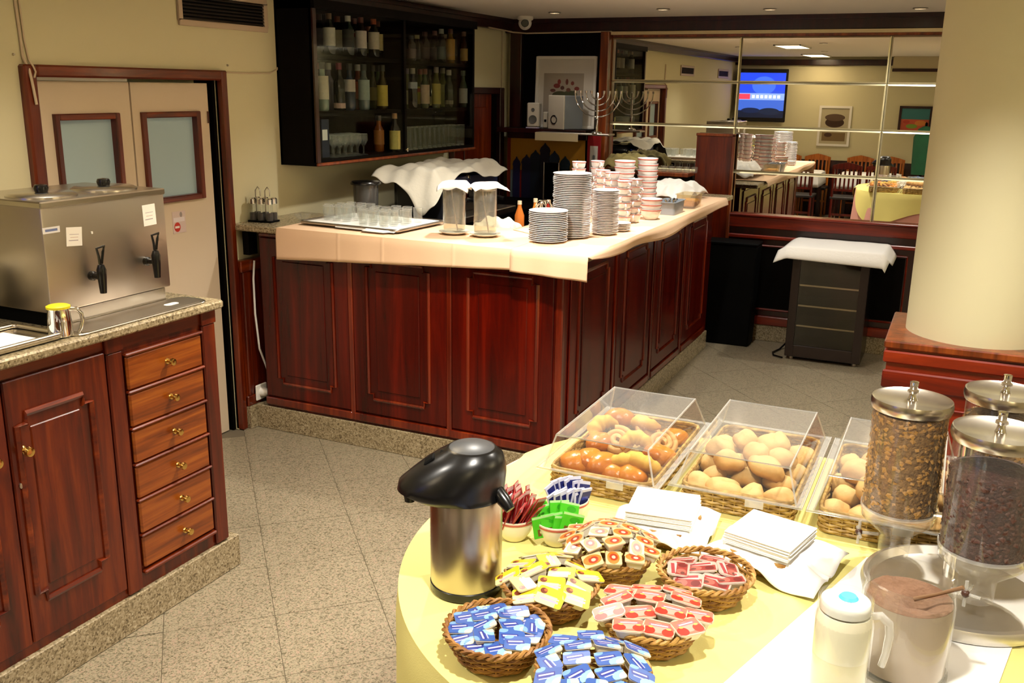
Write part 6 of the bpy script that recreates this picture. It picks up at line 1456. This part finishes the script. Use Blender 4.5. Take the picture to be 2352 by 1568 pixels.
for nm, wx, wy, r, mat, m2, z1, lab, seed in (('canister', -0.042, 2.318, 0.084, M_corn, M_corn2, 0.395, 'canister of golden muesli', 1), ('canister', 0.140, 2.172, 0.089, M_choc, M_choc2, 0.335, 'canister of dark chocolate flakes', 2), ('canister', 0.158, 2.485, 0.084, M_corn, M_corn2, 0.36, 'rear canister', 3)):
    dx, dy = wx - DCX, wy - DCY
    t = bpy.data.objects.new('canister', None); COL.objects.link(t); t.parent = cd; t['label'] = lab
    B().lathe([(r, 0.135), (r, 0.415)], 48, dx, dy).build('tube', M_acryl, t, smooth=60)
    B().lathe([(r + 0.001, 0.150), (r + 0.003, 0.150), (r + 0.003, 0.158), (r + 0.001, 0.158)], 48, dx, dy).build('ring', M_acrylE, t, smooth=60)
    B().lathe([(r * 0.42, 0.03), (r * 0.45, 0.085), (r * 0.98, 0.125), (r + 0.002, 0.150)], 40, dx, dy).build('funnel', M_fun, t, smooth=60)
    B().lathe([(0, 0.1505), (r * 0.96, 0.1505), (r * 0.97, 0.155), (r * 0.97, z1), (r * 0.5, z1 + 0.012), (0, z1 + 0.006)], 40, dx, dy).build('cereal', mat, t, smooth=60)
    flakes(t, 900, r * 0.972, 0.155, z1, m2, seed, dx, dy, 0.006)
    ld = B().lathe([(0, 0.424), (r * 0.98, 0.424), (r * 1.06, 0.428), (r * 1.085, 0.420), (r * 1.085, 0.410), (r * 1.05, 0.402), (r * 1.01, 0.404), (r * 1.01, 0.414), (0, 0.418)], 48, dx, dy).build('lid', M_steel, t, smooth=40)
    B().lathe([(0, 0.424), (0.012, 0.424), (0.009, 0.432), (0.008, 0.440), (0.013, 0.443), (0.013, 0.448), (0.009, 0.451), (0.010, 0.468), (0, 0.470)], 18, dx, dy).build('lid_knob', M_chrome, t, smooth=40)
    v = Vector((dx, dy - 0.02, 0)); v = Vector((-0.3, -1, 0)).normalized() if seed != 1 else Vector((-1, -0.2, 0)).normalized()
    c_ = Vector((dx, dy, 0.075)) + v * 0.038
    e = c_ + v * 0.045
    B().tube([tuple(c_), tuple(e)], 0.0045, 8).build('knob_shaft', M_acrylE, t, smooth=60)
    B().ball(tuple(e), 0.009, 12, 8).build('knob', pm('knob_brown', '4a2a1c', 0.4), t, smooth=60)
    w_ = v.cross(Vector((0, 0, 1)))
    B().tube([tuple(e + Vector((0, 0, 0.03))), tuple(e - Vector((0, 0, 0.03)))], 0.004, 8).build('knob_arm', M_acrylE, t, smooth=60)
    B().tube([tuple(e + w_ * 0.03), tuple(e - w_ * 0.03)], 0.004, 8).build('knob_arm', M_acrylE, t, smooth=60)
    B().tube([(-0.02, 0.075, 0.26), (dx * 0.5 - 0.01, dy * 0.5 + 0.037, 0.26), (dx * 0.8, dy * 0.8, 0.26)] if False else [(-0.02, 0.075, 0.165), (dx, dy, 0.145)], 0.006, 6).build('bracket', M_chrome, t, smooth=60)

# ---- jar of cocoa powder and milk jug
cj = thing('cocoa_jar', 'wide glass jar of cocoa powder with a spoon', 'jar', (0.006, 1.862, TZ3))
B().lathe([(0, 0.0), (0.082, 0.0), (0.086, 0.006), (0.087, 0.16), (0.083, 0.176), (0.083, 0.190), (0.088, 0.194), (0.088, 0.199), (0.080, 0.199), (0.079, 0.176), (0.083, 0.158), (0.082, 0.010), (0, 0.008)], 48).build('glass', M_glass, cj, smooth=50)
def cocoa(u, v):
    a = 2 * math.pi * u; r = 0.0815 * v; x, y = r * math.cos(a), r * math.sin(a)
    z = 0.150 + 0.012 * (v ** 2) - 0.030 * math.exp(-((x - 0.02) ** 2 + (y - 0.02) ** 2) / 0.0014) + 0.004 * math.sin(90 * x + 3) * math.sin(80 * y)
    return (x, y, z if v < 0.97 else 0.158)
M_coc = pm('cocoa_powder', '7a5a44', 0.95, var=0.2, vscale=30, bump=0.6, bscale=60)
B().grid(cocoa, 40, 16).build('powder_top', M_coc, cj, smooth=60)
B().lathe([(0, 0.009), (0.0815, 0.011), (0.0822, 0.150), (0.0820, 0.158)], 44).build('powder', pm('cocoa_side', 'b3a08c', 0.9, var=0.08, vscale=8), cj, smooth=50)
B().lathe([(0.083, -0.0), (0.0885, 0.0), (0.0885, 0.006), (0.083, 0.006)], 40).build('foot_ring', M_acrylE, cj, smooth=50)
B().tube([(0.01, 0.01, 0.150), (0.05, 0.0, 0.176), (0.092, -0.012, 0.207)], [0.005, 0.0035, 0.0045], 8).build('spoon', pm('wooden_spoon', '7a5a3c', 0.5), cj, smooth=60)
mj = thing('milk_jug', 'glass milk jug with white lid and blue flap', 'jug', (-0.099, 1.698, TZ3), R(20))
B().lathe([(0, 0.0), (0.050, 0.0), (0.054, 0.006), (0.054, 0.165), (0.050, 0.182), (0.049, 0.215), (0.046, 0.215), (0.047, 0.182), (0.051, 0.163), (0.051, 0.010), (0, 0.008)], 40).build('glass', M_glass, mj, smooth=50)
B().lathe([(0, 0.009), (0.0502, 0.011), (0.0502, 0.160), (0.0475, 0.172), (0, 0.172)], 36).build('milk', pm('milk_cream', 'e9e0b8', 0.4, sss=0.2), mj, smooth=50)
B().lathe([(0.0505, 0.10), (0.0508, 0.16), (0.0492, 0.176), (0.047, 0.186), (0, 0.186)], 36).build('foam', pm('milk_foam', 'f1ead0', 0.5), mj, smooth=50)
lid_ = B().lathe([(0, 0.213), (0.038, 0.213), (0.044, 0.209), (0.0455, 0.200), (0.0455, 0.19)], 36).build('lid', M_plast, mj, smooth=50)
B().lathe([(0, 0.2185), (0.014, 0.2185), (0.018, 0.2135)], 20, 0.004, 0.0, 0, 1.0, 1.0).build('pour_flap', pm('flap_blue', '4fb4e0', 0.4), lid_, smooth=50)
B().tube([(0.046, 0, 0.178), (0.066, 0, 0.180), (0.082, 0, 0.165), (0.086, 0, 0.14), (0.083, 0, 0.10), (0.078, 0, 0.075)], [0.007, 0.008, 0.0085, 0.008, 0.007, 0.007], 10).build('handle', M_acrylE, mj, smooth=60)
